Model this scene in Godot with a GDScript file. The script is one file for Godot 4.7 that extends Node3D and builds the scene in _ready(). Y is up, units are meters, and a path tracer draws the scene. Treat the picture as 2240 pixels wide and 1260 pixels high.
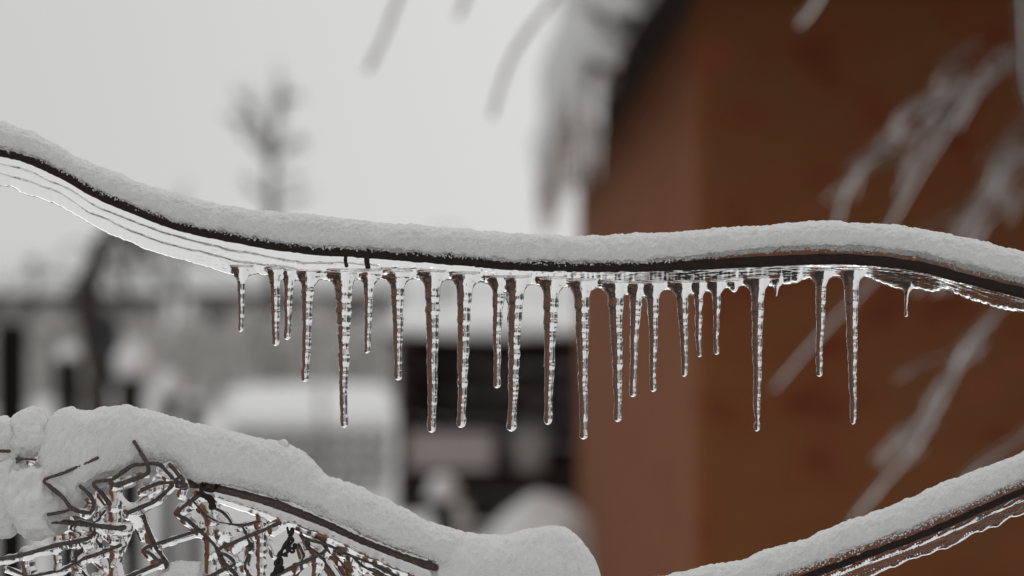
extends Node3D

const S := 0.0001205     # metres per drawing unit on the fence plane (the wire drawings below are in these units)
const CH := 1.55         # height of the camera above the snow
const CZ := 0.75         # camera stands this far in front of the fence
const F := 6222.0        # focal length in drawing units

var M := {}
var used := {}
var rng := RandomNumberGenerator.new()
var nz_a := FastNoiseLite.new()
var nz_b := FastNoiseLite.new()
var nz_c := FastNoiseLite.new()


# ---------------------------------------------------------------- placing helpers
func P(x: float, y: float, z := 0.0) -> Vector3:
	return Vector3((x - 1120.0) * S, CH + (630.0 - y) * S, z * S)


func B(x: float, y: float, depth: float) -> Vector3:
	return Vector3((x - 1120.0) / F * depth, CH + (630.0 - y) / F * depth, CZ - depth)


func numbered(called: String) -> String:
	if not used.has(called):
		used[called] = 0
		return called
	used[called] += 1
	return "%s_%03d" % [called, used[called]]


func tag(o: Node, label := "", category := "", group := "", kind := "") -> void:
	if label: o.set_meta("label", label)
	if category: o.set_meta("category", category)
	if group: o.set_meta("group", group)
	if kind: o.set_meta("kind", kind)


func thing(called: String, at: Vector3, label: String, category: String, group := "") -> Node3D:
	var o := Node3D.new()
	o.name = numbered(called)
	o.position = at
	add_child(o)
	tag(o, label, category, group)
	return o


func copy_of(o: Node3D, called: String) -> Node3D:
	var c: Node3D = o.duplicate()
	c.name = numbered(called)
	add_child(c)
	return c


# ---------------------------------------------------------------- mesh builder
class MB:
	var v := PackedVector3Array()
	var n := PackedVector3Array()
	var t := PackedInt32Array()

	func tri(a: int, b: int, c: int) -> void:
		var g := (v[b] - v[a]).cross(v[c] - v[a])
		if g.dot(n[a] + n[b] + n[c]) > 0.0:
			t.append(a); t.append(c); t.append(b)
		else:
			t.append(a); t.append(b); t.append(c)

	func quad(a: int, b: int, c: int, d: int) -> void:
		tri(a, b, c)
		tri(a, c, d)

	func face(p: Array, nrm: Vector3) -> void:
		var k := v.size()
		for q in p:
			v.append(q)
			n.append(nrm)
		for i in range(1, p.size() - 1):
			tri(k, k + i, k + i + 1)

	# box with small chamfers: centre, size, basis
	func box(c: Vector3, s: Vector3, bs := Basis(), ch := 0.0) -> void:
		var h := s * 0.5
		if ch <= 0.0:
			ch = minf(h.x, minf(h.y, h.z)) * 0.12
		for ax in 3:
			for sg in [-1.0, 1.0]:
				var u := (ax + 1) % 3
				var w := (ax + 2) % 3
				var nn := Vector3()
				nn[ax] = sg
				var pts := []
				for q in [[-1, -1], [1, -1], [1, 1], [-1, 1]]:
					var p := Vector3()
					p[ax] = sg * h[ax]
					p[u] = q[0] * (h[u] - ch)
					p[w] = q[1] * (h[w] - ch)
					pts.append(c + bs * p)
				face(pts, (bs * nn).normalized())
				# the chamfer towards +u and -u of this side
				for su in [-1.0, 1.0]:
					var n2 := Vector3()
					n2[ax] = sg
					n2[u] = su
					var a := Vector3()
					a[ax] = sg * h[ax]; a[u] = su * (h[u] - ch); a[w] = -(h[w] - ch)
					var b := a
					b[w] = h[w] - ch
					var a2 := Vector3()
					a2[ax] = sg * (h[ax] - ch); a2[u] = su * h[u]; a2[w] = a[w]
					var b2 := a2
					b2[w] = b[w]
					face([c + bs * a, c + bs * b, c + bs * b2, c + bs * a2], (bs * n2).normalized())

	func tube(pts: PackedVector3Array, r: PackedFloat32Array, sides := 8, cap := true) -> void:
		var k := v.size()
		var m := pts.size()
		var up := Vector3(0.3, 0.2, 1).normalized()
		for i in m:
			var d := (pts[mini(i + 1, m - 1)] - pts[maxi(i - 1, 0)]).normalized()
			if d.length_squared() < 0.5:
				d = Vector3.UP
			var a := d.cross(up)
			if a.length_squared() < 0.01:
				a = d.cross(Vector3(1, 0, 0.1))
			a = a.normalized()
			var b := d.cross(a).normalized()
			up = a.cross(d).normalized()
			for s in sides:
				var q := TAU * s / sides
				var o := a * cos(q) + b * sin(q)
				v.append(pts[i] + o * r[i])
				n.append(o)
		for i in m - 1:
			for s in sides:
				var s2 := (s + 1) % sides
				quad(k + i * sides + s, k + (i + 1) * sides + s, k + (i + 1) * sides + s2, k + i * sides + s2)
		if cap:
			for e in [0, m - 1]:
				var dd := (pts[0] - pts[1]).normalized() if e == 0 else (pts[m - 1] - pts[m - 2]).normalized()
				var c0 := v.size()
				v.append(pts[e] + dd * r[e] * 0.5)
				n.append(dd)
				for s in sides:
					v.append(v[k + e * sides + s])
					n.append((n[k + e * sides + s] + dd).normalized())
				for s in sides:
					tri(c0, c0 + 1 + s, c0 + 1 + (s + 1) % sides)

	func smooth(from := 0) -> void:   # normals from the faces
		var acc := PackedVector3Array()
		acc.resize(v.size())
		for i in range(0, t.size(), 3):
			var a := t[i]
			var b := t[i + 1]
			var c := t[i + 2]
			var g := (v[c] - v[a]).cross(v[b] - v[a])
			acc[a] += g
			acc[b] += g
			acc[c] += g
		for i in range(from, v.size()):
			if acc[i].length_squared() > 0.0:
				n[i] = acc[i].normalized()

	# closed grid: rings of equal count; ring i, spoke j
	func rings(all: PackedVector3Array, count: int, centres: PackedVector3Array) -> void:
		var k := v.size()
		var m := all.size() / count
		for i in m:
			for j in count:
				v.append(all[i * count + j])
				n.append((all[i * count + j] - centres[i]).normalized())
		for i in m - 1:
			for j in count:
				var j2 := (j + 1) % count
				quad(k + i * count + j, k + (i + 1) * count + j, k + (i + 1) * count + j2, k + i * count + j2)
		for e in [0, m - 1]:
			var c0 := v.size()
			v.append(centres[e])
			n.append((centres[e] - centres[1 if e == 0 else m - 2]).normalized())
			for j in count:
				tri(c0, k + e * count + j, k + e * count + (j + 1) % count)

	func mesh(origin: Vector3) -> ArrayMesh:
		var arr := []
		arr.resize(Mesh.ARRAY_MAX)
		var w := PackedVector3Array()
		w.resize(v.size())
		for i in v.size():
			w[i] = v[i] - origin
		arr[Mesh.ARRAY_VERTEX] = w
		arr[Mesh.ARRAY_NORMAL] = n
		arr[Mesh.ARRAY_INDEX] = t
		var am := ArrayMesh.new()
		am.add_surface_from_arrays(Mesh.PRIMITIVE_TRIANGLES, arr)
		return am

	func base() -> Vector3:
		var lo := v[0]
		var hi := v[0]
		for p in v:
			lo = lo.min(p)
			hi = hi.max(p)
		return Vector3((lo.x + hi.x) * 0.5, lo.y, (lo.z + hi.z) * 0.5)


func root_of(o: Node3D) -> Vector3:
	var p := Vector3.ZERO
	var q: Node = o
	while q is Node3D and q != self:
		p += q.position
		q = q.get_parent()
	return p


func part(mb: MB, called: String, mat: Material, parent: Node3D, kind := "") -> MeshInstance3D:
	var o := MeshInstance3D.new()
	o.name = called
	o.mesh = mb.mesh(root_of(parent))
	o.material_override = mat
	parent.add_child(o, true)
	if kind: o.set_meta("kind", kind)
	return o


func solo(mb: MB, called: String, mat: Material, label: String, category: String, group := "", kind := "") -> MeshInstance3D:
	var o := MeshInstance3D.new()
	o.name = numbered(called)
	var at := mb.base()
	o.mesh = mb.mesh(at)
	o.material_override = mat
	o.position = at
	add_child(o)
	tag(o, label, category, group, kind)
	return o


# ---------------------------------------------------------------- curves
class Line:   # smooth y(x) through points
	var xs := PackedFloat32Array()
	var ys := PackedFloat32Array()
	var at := 0

	func _init(flat: Array) -> void:
		for i in range(0, flat.size(), 2):
			xs.append(flat[i])
			ys.append(flat[i + 1])

	func y(x: float) -> float:
		var m := xs.size()
		if x <= xs[0]:
			return ys[0] + (x - xs[0]) * (ys[1] - ys[0]) / (xs[1] - xs[0])
		if x >= xs[m - 1]:
			return ys[m - 1] + (x - xs[m - 1]) * (ys[m - 1] - ys[m - 2]) / (xs[m - 1] - xs[m - 2])
		if at >= m - 1 or xs[at] > x:
			at = 0
		while xs[at + 1] < x:
			at += 1
		var i := at
		var h := xs[i + 1] - xs[i]
		var u := (x - xs[i]) / h
		var dl := (ys[i + 1] - ys[i]) / h
		var da := dl if i == 0 else ((ys[i] - ys[i - 1]) / (xs[i] - xs[i - 1]) + dl) * 0.5
		var db := dl if i + 2 >= m else ((ys[i + 2] - ys[i + 1]) / (xs[i + 2] - xs[i + 1]) + dl) * 0.5
		var u2 := u * u
		var u3 := u2 * u
		return (2 * u3 - 3 * u2 + 1) * ys[i] + (u3 - 2 * u2 + u) * h * da + (3 * u2 - 2 * u3) * ys[i + 1] + (u3 - u2) * h * db


func curve(flat: Array, step := 4.0) -> PackedVector3Array:   # smooth polyline through [x, y, z, ...] in drawing units
	var c := Curve3D.new()
	c.bake_interval = step
	var pts: Array[Vector3] = []
	for i in range(0, flat.size(), 3):
		pts.append(Vector3(flat[i], flat[i + 1], flat[i + 2]))
	for i in pts.size():
		var tan := (pts[mini(i + 1, pts.size() - 1)] - pts[maxi(i - 1, 0)]) * 0.16
		c.add_point(pts[i], -tan, tan)
	return c.get_baked_points()


# ---------------------------------------------------------------- ice: a field on a grid, meshed as surface nets
class Field:
	var o: Vector3
	var c: float
	var nx: int
	var ny: int
	var nz: int
	var f := PackedFloat32Array()
	var act := PackedByteArray()
	var pos := PackedVector3Array()
	var nrm := PackedVector3Array()
	var quads := PackedInt32Array()

	func _init(lo: Vector3, hi: Vector3, cell: float) -> void:
		o = lo
		c = cell
		nx = int((hi.x - lo.x) / c) + 2
		ny = int((hi.y - lo.y) / c) + 2
		nz = int((hi.z - lo.z) / c) + 2
		f.resize(nx * ny * nz)
		f.fill(1000.0)
		act.resize(nx * ny)

	# round cone a-b, smooth union over k; wob moves its surface
	func cone(a: Vector3, b: Vector3, ra: float, rb: float, k: float, noise: FastNoiseLite = null, wob := 0.0, fq := 1.0) -> void:
		var pad := maxf(ra, rb) + k + c + absf(wob)
		var lo := (a.min(b) - Vector3.ONE * pad - o) / c
		var hi := (a.max(b) + Vector3.ONE * pad - o) / c
		var ab := b - a
		var l2 := maxf(ab.length_squared(), 0.0001)
		var x0 := clampi(int(lo.x), 1, nx - 2)
		var x1 := clampi(int(hi.x) + 1, 1, nx - 2)
		var y0 := clampi(int(lo.y), 1, ny - 2)
		var y1 := clampi(int(hi.y) + 1, 1, ny - 2)
		var z0 := clampi(int(lo.z), 1, nz - 2)
		var z1 := clampi(int(hi.z) + 1, 1, nz - 2)
		for ix in range(x0, x1 + 1):
			var px := o.x + ix * c - a.x
			for iy in range(y0, y1 + 1):
				var py := o.y + iy * c - a.y
				var hit := false
				var w := 0.0
				if noise:
					w = noise.get_noise_2d((px + a.x) * fq, (py + a.y) * fq) * wob
				var at := (ix * ny + iy) * nz
				for iz in range(z0, z1 + 1):
					var pz := o.z + iz * c - a.z
					var u := clampf((px * ab.x + py * ab.y + pz * ab.z) / l2, 0.0, 1.0)
					var dx := px - ab.x * u
					var dy := py - ab.y * u
					var dz := pz - ab.z * u
					var d := sqrt(dx * dx + dy * dy + dz * dz) - lerpf(ra, rb, u) + w
					if d < k + c:
						var e := f[at + iz]
						var h := k - absf(e - d)
						f[at + iz] = minf(e, d) - (h * h / (4.0 * k) if h > 0.0 else 0.0)
						hit = true
				if hit:
					act[ix * ny + iy] = 1

	func run() -> void:
		var vid := PackedInt32Array()
		vid.resize(f.size())
		vid.fill(-1)
		var sx := ny * nz
		var sy := nz
		var cor := PackedInt32Array([0, sx, sy, sx + sy, 1, sx + 1, sy + 1, sx + sy + 1])
		var ea := PackedInt32Array([0, 2, 4, 6, 0, 1, 4, 5, 0, 1, 2, 3])
		var eb := PackedInt32Array([1, 3, 5, 7, 2, 3, 6, 7, 4, 5, 6, 7])
		var g := PackedFloat32Array()
		g.resize(8)
		for ix in range(0, nx - 1):
			for iy in range(0, ny - 1):
				if not (act[ix * ny + iy] or act[ix * ny + iy + 1] or act[(ix + 1) * ny + iy] or act[(ix + 1) * ny + iy + 1]):
					continue
				var col := (ix * ny + iy) * nz
				for iz in nz - 1:
					var at := col + iz
					var s0 := f[at] < 0.0
					if s0 == (f[at + 1] < 0.0) and s0 == (f[at + sx] < 0.0) and s0 == (f[at + sy] < 0.0) and s0 == (f[at + sx + sy] < 0.0) and s0 == (f[at + sx + 1] < 0.0) and s0 == (f[at + sy + 1] < 0.0) and s0 == (f[at + sx + sy + 1] < 0.0):
						continue
					for i in 8:
						g[i] = minf(f[at + cor[i]], 3.0 * c)
					var p := Vector3.ZERO
					var m := 0
					for e in 12:
						var a := g[ea[e]]
						var b := g[eb[e]]
						if (a < 0.0) != (b < 0.0):
							var u := a / (a - b)
							var q := ea[e]
							var w := Vector3(q & 1, (q >> 1) & 1, q >> 2)
							w[e / 4] += u
							p += w
							m += 1
					p /= m
					var ux := p.x
					var uy := p.y
					var uz := p.z
					var gx := lerpf(lerpf(g[1] - g[0], g[3] - g[2], uy), lerpf(g[5] - g[4], g[7] - g[6], uy), uz)
					var gy := lerpf(lerpf(g[2] - g[0], g[3] - g[1], ux), lerpf(g[6] - g[4], g[7] - g[5], ux), uz)
					var gz := lerpf(lerpf(g[4] - g[0], g[5] - g[1], ux), lerpf(g[6] - g[2], g[7] - g[3], ux), uy)
					vid[at] = pos.size()
					pos.append(o + (Vector3(ix, iy, iz) + p) * c)
					nrm.append(Vector3(gx, gy, gz))
					if ix > 0 and iy > 0 and iz > 0:
						if s0 != (g[1] < 0.0):
							_q(vid[at], vid[at - sy], vid[at - sy - 1], vid[at - 1])
						if s0 != (g[2] < 0.0):
							_q(vid[at], vid[at - sx], vid[at - sx - 1], vid[at - 1])
						if s0 != (g[4] < 0.0):
							_q(vid[at], vid[at - sx], vid[at - sx - sy], vid[at - sy])
		f = PackedFloat32Array()

	func _q(a: int, b: int, d: int, e: int) -> void:
		if a >= 0 and b >= 0 and d >= 0 and e >= 0:
			quads.append(a); quads.append(b); quads.append(d); quads.append(e)


# split the net into named meshes: which(centre) -> number; returns MBs in world metres
func split(fd: Field, count: int, which: Callable) -> Array:
	var out := []
	var maps := []
	for i in count:
		out.append(MB.new())
		maps.append({})
	var w := PackedVector3Array()
	var nn := PackedVector3Array()
	for i in fd.pos.size():
		w.append(P(fd.pos[i].x, fd.pos[i].y, fd.pos[i].z))
		nn.append(Vector3(fd.nrm[i].x, -fd.nrm[i].y, fd.nrm[i].z).normalized())
	for q in range(0, fd.quads.size(), 4):
		var ctr := (fd.pos[fd.quads[q]] + fd.pos[fd.quads[q + 2]]) * 0.5
		var k: int = which.call(ctr)
		var mb: MB = out[k]
		var mp: Dictionary = maps[k]
		var id := [0, 0, 0, 0]
		for j in 4:
			var s := fd.quads[q + j]
			if not mp.has(s):
				mp[s] = mb.v.size()
				mb.v.append(w[s])
				mb.n.append(nn[s])
			id[j] = mp[s]
		mb.quad(id[0], id[1], id[2], id[3])
	return out

# ---------------------------------------------------------------- materials
func noise(fr: float, oct := 4, sd := 1, kind := FastNoiseLite.TYPE_SIMPLEX_SMOOTH) -> FastNoiseLite:
	var n := FastNoiseLite.new()
	n.noise_type = kind
	n.frequency = fr
	n.fractal_octaves = oct
	n.seed = sd
	return n


func noise_tex(n: FastNoiseLite, side := 512, colors := []) -> NoiseTexture2D:
	var t := NoiseTexture2D.new()
	t.width = side
	t.height = side
	t.seamless = true
	t.noise = n
	if colors:
		var g := Gradient.new()
		g.offsets = PackedFloat32Array()
		g.colors = PackedColorArray()
		for i in colors.size():
			g.add_point(float(i) / (colors.size() - 1), lin(colors[i]))
		t.color_ramp = g
	return t


func lin(c: Color) -> Color:
	return c.linear_to_srgb()


func mat(c: Color, rough := 0.9, spec := 0.5) -> StandardMaterial3D:
	var m := StandardMaterial3D.new()
	m.albedo_color = lin(c)
	m.roughness = rough
	m.metallic_specular = spec
	return m


func textured(m: StandardMaterial3D, tex: Texture2D, scale: float, bump: Texture2D = null, cm := 0.0) -> StandardMaterial3D:
	m.uv1_triplanar = true
	m.uv1_scale = Vector3.ONE * scale
	if tex:
		m.albedo_texture = tex
		m.albedo_color = Color.WHITE
	if bump:
		m.heightmap_enabled = true
		m.heightmap_texture = bump
		m.heightmap_scale = cm
	return m


func materials() -> void:
	var grain := noise_tex(noise(0.05, 5, 11))
	M.snow = textured(mat(Color(0.76, 0.76, 0.75), 0.95, 0.3), null, 70.0, grain, 0.034)
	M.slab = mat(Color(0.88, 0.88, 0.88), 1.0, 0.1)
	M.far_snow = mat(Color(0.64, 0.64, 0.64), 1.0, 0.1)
	M.grains = mat(Color(0.74, 0.74, 0.74), 0.4, 0.5)
	M.conifer = mat(Color(0.15, 0.155, 0.145), 0.95, 0.2)
	var ice := mat(Color(1, 1, 1), 0.0, 0.5)
	ice.albedo_color.a = 0.0
	ice.refraction_enabled = true
	ice.refraction_scale = 0.031
	M.ice = ice
	var rust := noise_tex(noise(0.03, 4, 5), 256, [Color(0.008, 0.0045, 0.003), Color(0.020, 0.010, 0.006), Color(0.045, 0.022, 0.013)])
	M.wire = textured(mat(Color.WHITE, 0.95, 0.12), rust, 160.0)
	M.strand = textured(mat(Color.WHITE, 0.8, 0.3), noise_tex(noise(0.03, 4, 6), 256, [Color(0.03, 0.022, 0.017), Color(0.085, 0.065, 0.054), Color(0.18, 0.145, 0.12)]), 160.0)
	M.tendril = mat(Color(0.010, 0.008, 0.007), 0.8)
	M.bark = textured(mat(Color.WHITE, 0.9), noise_tex(noise(0.02, 4, 7), 256, [Color(0.03, 0.024, 0.02), Color(0.06, 0.05, 0.042)]), 6.0)
	M.twig = mat(Color(0.12, 0.105, 0.092), 0.9)
	M.far_twig = mat(Color(0.15, 0.145, 0.135), 0.95)
	M.frost_twig = mat(Color(0.78, 0.76, 0.74), 0.95)
	M.wall = textured(mat(Color.WHITE, 0.9, 0.3), noise_tex(noise(0.012, 4, 21), 512, [Color(0.15, 0.030, 0.014), Color(0.25, 0.080, 0.032), Color(0.23, 0.095, 0.036), Color(0.33, 0.085, 0.042)]), 0.7)
	M.wall.uv1_scale = Vector3(0.6, 0.9, 0.6)
	M.soffit = mat(Color(0.018, 0.012, 0.010), 0.9)
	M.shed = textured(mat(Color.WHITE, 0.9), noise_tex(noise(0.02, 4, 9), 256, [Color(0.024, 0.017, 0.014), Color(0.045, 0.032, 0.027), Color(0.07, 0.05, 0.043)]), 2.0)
	M.post = mat(Color(0.012, 0.011, 0.009), 0.95, 0.2)
	M.board = mat(Color(0.48, 0.42, 0.42), 0.8)
	M.zinc = mat(Color(0.30, 0.29, 0.28), 0.6)
	M.barrel = mat(Color(0.035, 0.040, 0.050), 0.6)
	M.house = mat(Color(0.38, 0.36, 0.35), 0.9)
	M.eave = mat(Color(0.05, 0.048, 0.042), 0.9)
	M.glass = mat(Color(0.03, 0.03, 0.035), 0.1)
	M.log = textured(mat(Color.WHITE, 0.9), noise_tex(noise(0.03, 3, 15), 256, [Color(0.30, 0.29, 0.28), Color(0.48, 0.47, 0.46)]), 3.0)


# ---------------------------------------------------------------- snow lying along a line
func snow_ridge(x0: float, x1: float, top: Line, low: Line, half: Callable, zoff: float, sd: float, step := 2.5, sides := 104, taper := true) -> MB:
	var all := PackedVector3Array()
	var ctr := PackedVector3Array()
	var x := x0
	while x <= x1:
		var a := top.y(x)
		var b := low.y(x)
		var ry := maxf((b - a) * 0.5, 0.6)
		var cy := (a + b) * 0.5
		var rz: float = half.call(x)
		var cz := zoff + nz_a.get_noise_2d(x * 0.6, sd + 90.0) * 5.0
		ctr.append(P(x, cy, cz))
		for j in sides:
			var q := TAU * j / sides
			var cs := cos(q)
			var sn := sin(q)
			# a loaf: rounded above, flatter and narrower below
			var ez := signf(cs) * pow(absf(cs), 0.85)
			var ey := signf(sn) * pow(absf(sn), 0.8 if sn > 0.0 else 0.62)
			var w := 1.0 if sn > 0.0 else 1.0 - 0.32 * absf(sn)
			var p := Vector3(x, cy - ey * ry, cz + ez * rz * w)
			var d := nz_a.get_noise_3d(p.x, p.y + sd, p.z) * minf(4.5, ry * 0.16) + nz_b.get_noise_3d(p.x, p.y + sd, p.z) * 3.2 + nz_c.get_noise_3d(p.x, p.y + sd, p.z) * 1.8
			if sn < -0.55:
				d += nz_b.get_noise_3d(p.x * 2.0, p.y * 2.0 + sd, p.z * 2.0) * 5.0 * (-sn - 0.55)
			p += Vector3(0.0, -sn, cs) * d
			all.append(P(p.x, p.y, p.z))
		x += step
	var mb := MB.new()
	mb.rings(all, sides, ctr)
	mb.smooth()
	return mb


func lump(c: Vector3, r: Vector3, sd: float, tilt := 0.0, amp := 1.0) -> MB:
	var mb := MB.new()
	var rows := 44
	var cols := 64
	var bs := Basis(Vector3.BACK, tilt)
	for i in rows + 1:
		var th := PI * i / rows
		for j in cols:
			var ph := TAU * j / cols
			var e := Vector3(sin(th) * cos(ph), -cos(th), sin(th) * sin(ph))
			var p := c + bs * (e * r)
			var d := nz_a.get_noise_3d(p.x, p.y + sd, p.z) * r.x * 0.22 * minf(amp, 1.0) + (nz_b.get_noise_3d(p.x, p.y + sd, p.z) * 3.4 + nz_c.get_noise_3d(p.x, p.y + sd, p.z) * 2.4) * amp
			p += e * d
			mb.v.append(P(p.x, p.y, p.z))
			mb.n.append(Vector3(e.x, -e.y, e.z))
	for i in rows:
		for j in cols:
			var j2 := (j + 1) % cols
			mb.quad(i * cols + j, (i + 1) * cols + j, (i + 1) * cols + j2, i * cols + j2)
	mb.smooth()
	return mb


func grains(count: int, at: Callable, size: float) -> MB:   # loose crystals in one mesh
	var mb := MB.new()
	for i in count:
		var c: Vector3 = at.call()
		var r := size * rng.randf_range(0.5, 1.3)
		var bs := Basis.from_euler(Vector3(rng.randf() * TAU, rng.randf() * TAU, rng.randf() * TAU))
		var p := [Vector3(r, 0, 0), Vector3(-r, 0, 0), Vector3(0, r * 0.8, 0), Vector3(0, -r * 0.8, 0), Vector3(0, 0, r * 0.7), Vector3(0, 0, -r * 0.7)]
		for sx in [0, 1]:
			for sy in [2, 3]:
				for sz in [4, 5]:
					var a: Vector3 = c + bs * p[sx]
					var b: Vector3 = c + bs * p[sy]
					var d: Vector3 = c + bs * p[sz]
					var nn: Vector3 = (bs * (p[sx] + p[sy] + p[sz])).normalized()
					mb.face([P(a.x, a.y, a.z), P(b.x, b.y, b.z), P(d.x, d.y, d.z)], Vector3(nn.x, -nn.y, nn.z))
	return mb


func crumbs(mb: MB, count: int, x0: float, x1: float, top: Line, dz: float) -> void:   # loose flakes along the crest
	var g := grains(count, func():
		var gx := rng.randf_range(x0, x1)
		var z := rng.randfn(0.0, dz)
		return Vector3(gx, top.y(gx) + 1.5 + z * z / 60.0 + rng.randfn(0.0, 0.8), z), 1.9)
	var k := mb.v.size()
	mb.v.append_array(g.v)
	mb.n.append_array(g.n)
	for i in g.t:
		mb.t.append(i + k)


func wire_tube(mb: MB, pts: PackedVector3Array, r: float, sides := 12, rough := 0.0, flip := true) -> void:
	var w := PackedVector3Array()
	var rr := PackedFloat32Array()
	for i in pts.size():
		w.append(P(pts[i].x, pts[i].y, pts[i].z))
		rr.append(r * S * (1.0 + rough * nz_b.get_noise_2d(pts[i].x * 1.3, pts[i].y * 1.3)))
	mb.tube(w, rr, sides)


# ---------------------------------------------------------------- branches
func grow(mb: MB, a: Vector3, dir: Vector3, length: float, r: float, depth: int, spread: float, kids: int, droop: float) -> void:
	var pts := PackedVector3Array()
	var rr := PackedFloat32Array()
	var p := a
	var d := dir.normalized()
	var n := 6
	for i in n + 1:
		pts.append(p)
		rr.append(r * (1.0 - 0.65 * i / n))
		p += d * length / n
		d = (d + Vector3(rng.randf_range(-1, 1), rng.randf_range(-1, 1) - droop, rng.randf_range(-1, 1)) * 0.13).normalized()
	mb.tube(pts, rr, 5 if depth > 0 else 4)
	if depth == 0:
		return
	for k in kids:
		var u := rng.randf_range(0.25, 1.0)
		var i := int(u * n)
		var side := Vector3(rng.randf_range(-1, 1), rng.randf_range(-0.4, 0.8), rng.randf_range(-1, 1)).normalized()
		grow(mb, pts[i], d.lerp(side, spread), length * rng.randf_range(0.4, 0.65), rr[i] * 0.6, depth - 1, spread, kids, droop)


func bush(called: String, at: Vector3, w: float, h: float, dp: float, count: int, label: String, category: String, group: String, share := 0.5, thick := 0.012) -> void:
	var t := thing(called, at, label, category, group)
	var a := MB.new()
	var b := MB.new()
	for i in count:
		var th := rng.randf() * TAU
		var q := sqrt(rng.randf())
		var foot := at + Vector3(cos(th) * q * w * 0.25, 0, sin(th) * q * dp * 0.25)
		var tip := at + Vector3(cos(th) * q * w * 0.5, h * (1.0 - 0.45 * q * q) * rng.randf_range(0.55, 1.0), sin(th) * q * dp * 0.5)
		var mid := foot.lerp(tip, 0.5) + Vector3(0, h * 0.1, 0) + Vector3(rng.randf_range(-1, 1), 0, rng.randf_range(-1, 1)) * w * 0.04
		var end := tip + Vector3(cos(th) * w * 0.08, -h * 0.06, sin(th) * dp * 0.05)
		var r := thick * rng.randf_range(0.6, 1.2)
		(b if rng.randf() < share else a).tube(PackedVector3Array([foot, mid, tip, end]), PackedFloat32Array([r, r * 0.9, r * 0.7, r * 0.4]), 4)
	part(a, "bare_stems", M.twig, t, "stuff")
	part(b, "frosted_stems", M.frost_twig, t, "stuff")


func snow_dome(c: Vector3, r: Vector3, sd: float, amp := 0.06, sq := 1.0) -> MB:   # a rounded heap, flat underneath; metres
	var mb := MB.new()
	var rows := 22
	var cols := 36
	for i in rows + 1:
		var th := PI * i / rows
		for j in cols:
			var ph := TAU * j / cols
			var e := Vector3(sin(th) * cos(ph), cos(th), sin(th) * sin(ph))
			var q := Vector3(signf(e.x) * pow(absf(e.x), sq), signf(e.y) * pow(absf(e.y), sq), signf(e.z) * pow(absf(e.z), sq))
			if q.y < 0.0:
				q.y *= 0.25
			var p := c + q * r
			p += e * nz_a.get_noise_3d(p.x * 60.0 / maxf(r.x, 0.05), p.y * 60.0 / maxf(r.x, 0.05) + sd, p.z * 60.0 / maxf(r.x, 0.05)) * amp
			mb.v.append(p)
			mb.n.append(e)
	for i in rows:
		for j in cols:
			var j2 := (j + 1) % cols
			mb.quad(i * cols + j, (i + 1) * cols + j, (i + 1) * cols + j2, i * cols + j2)
	mb.smooth()
	return mb


# ---------------------------------------------------------------- the upper wire
var wire_line: Line
var fin_line: Line
var icicle := []     # [x at top, x at tip, y of tip, width at top, width at tip, label]
var arches := []     # boundary x between neighbours, y of the arch


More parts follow.
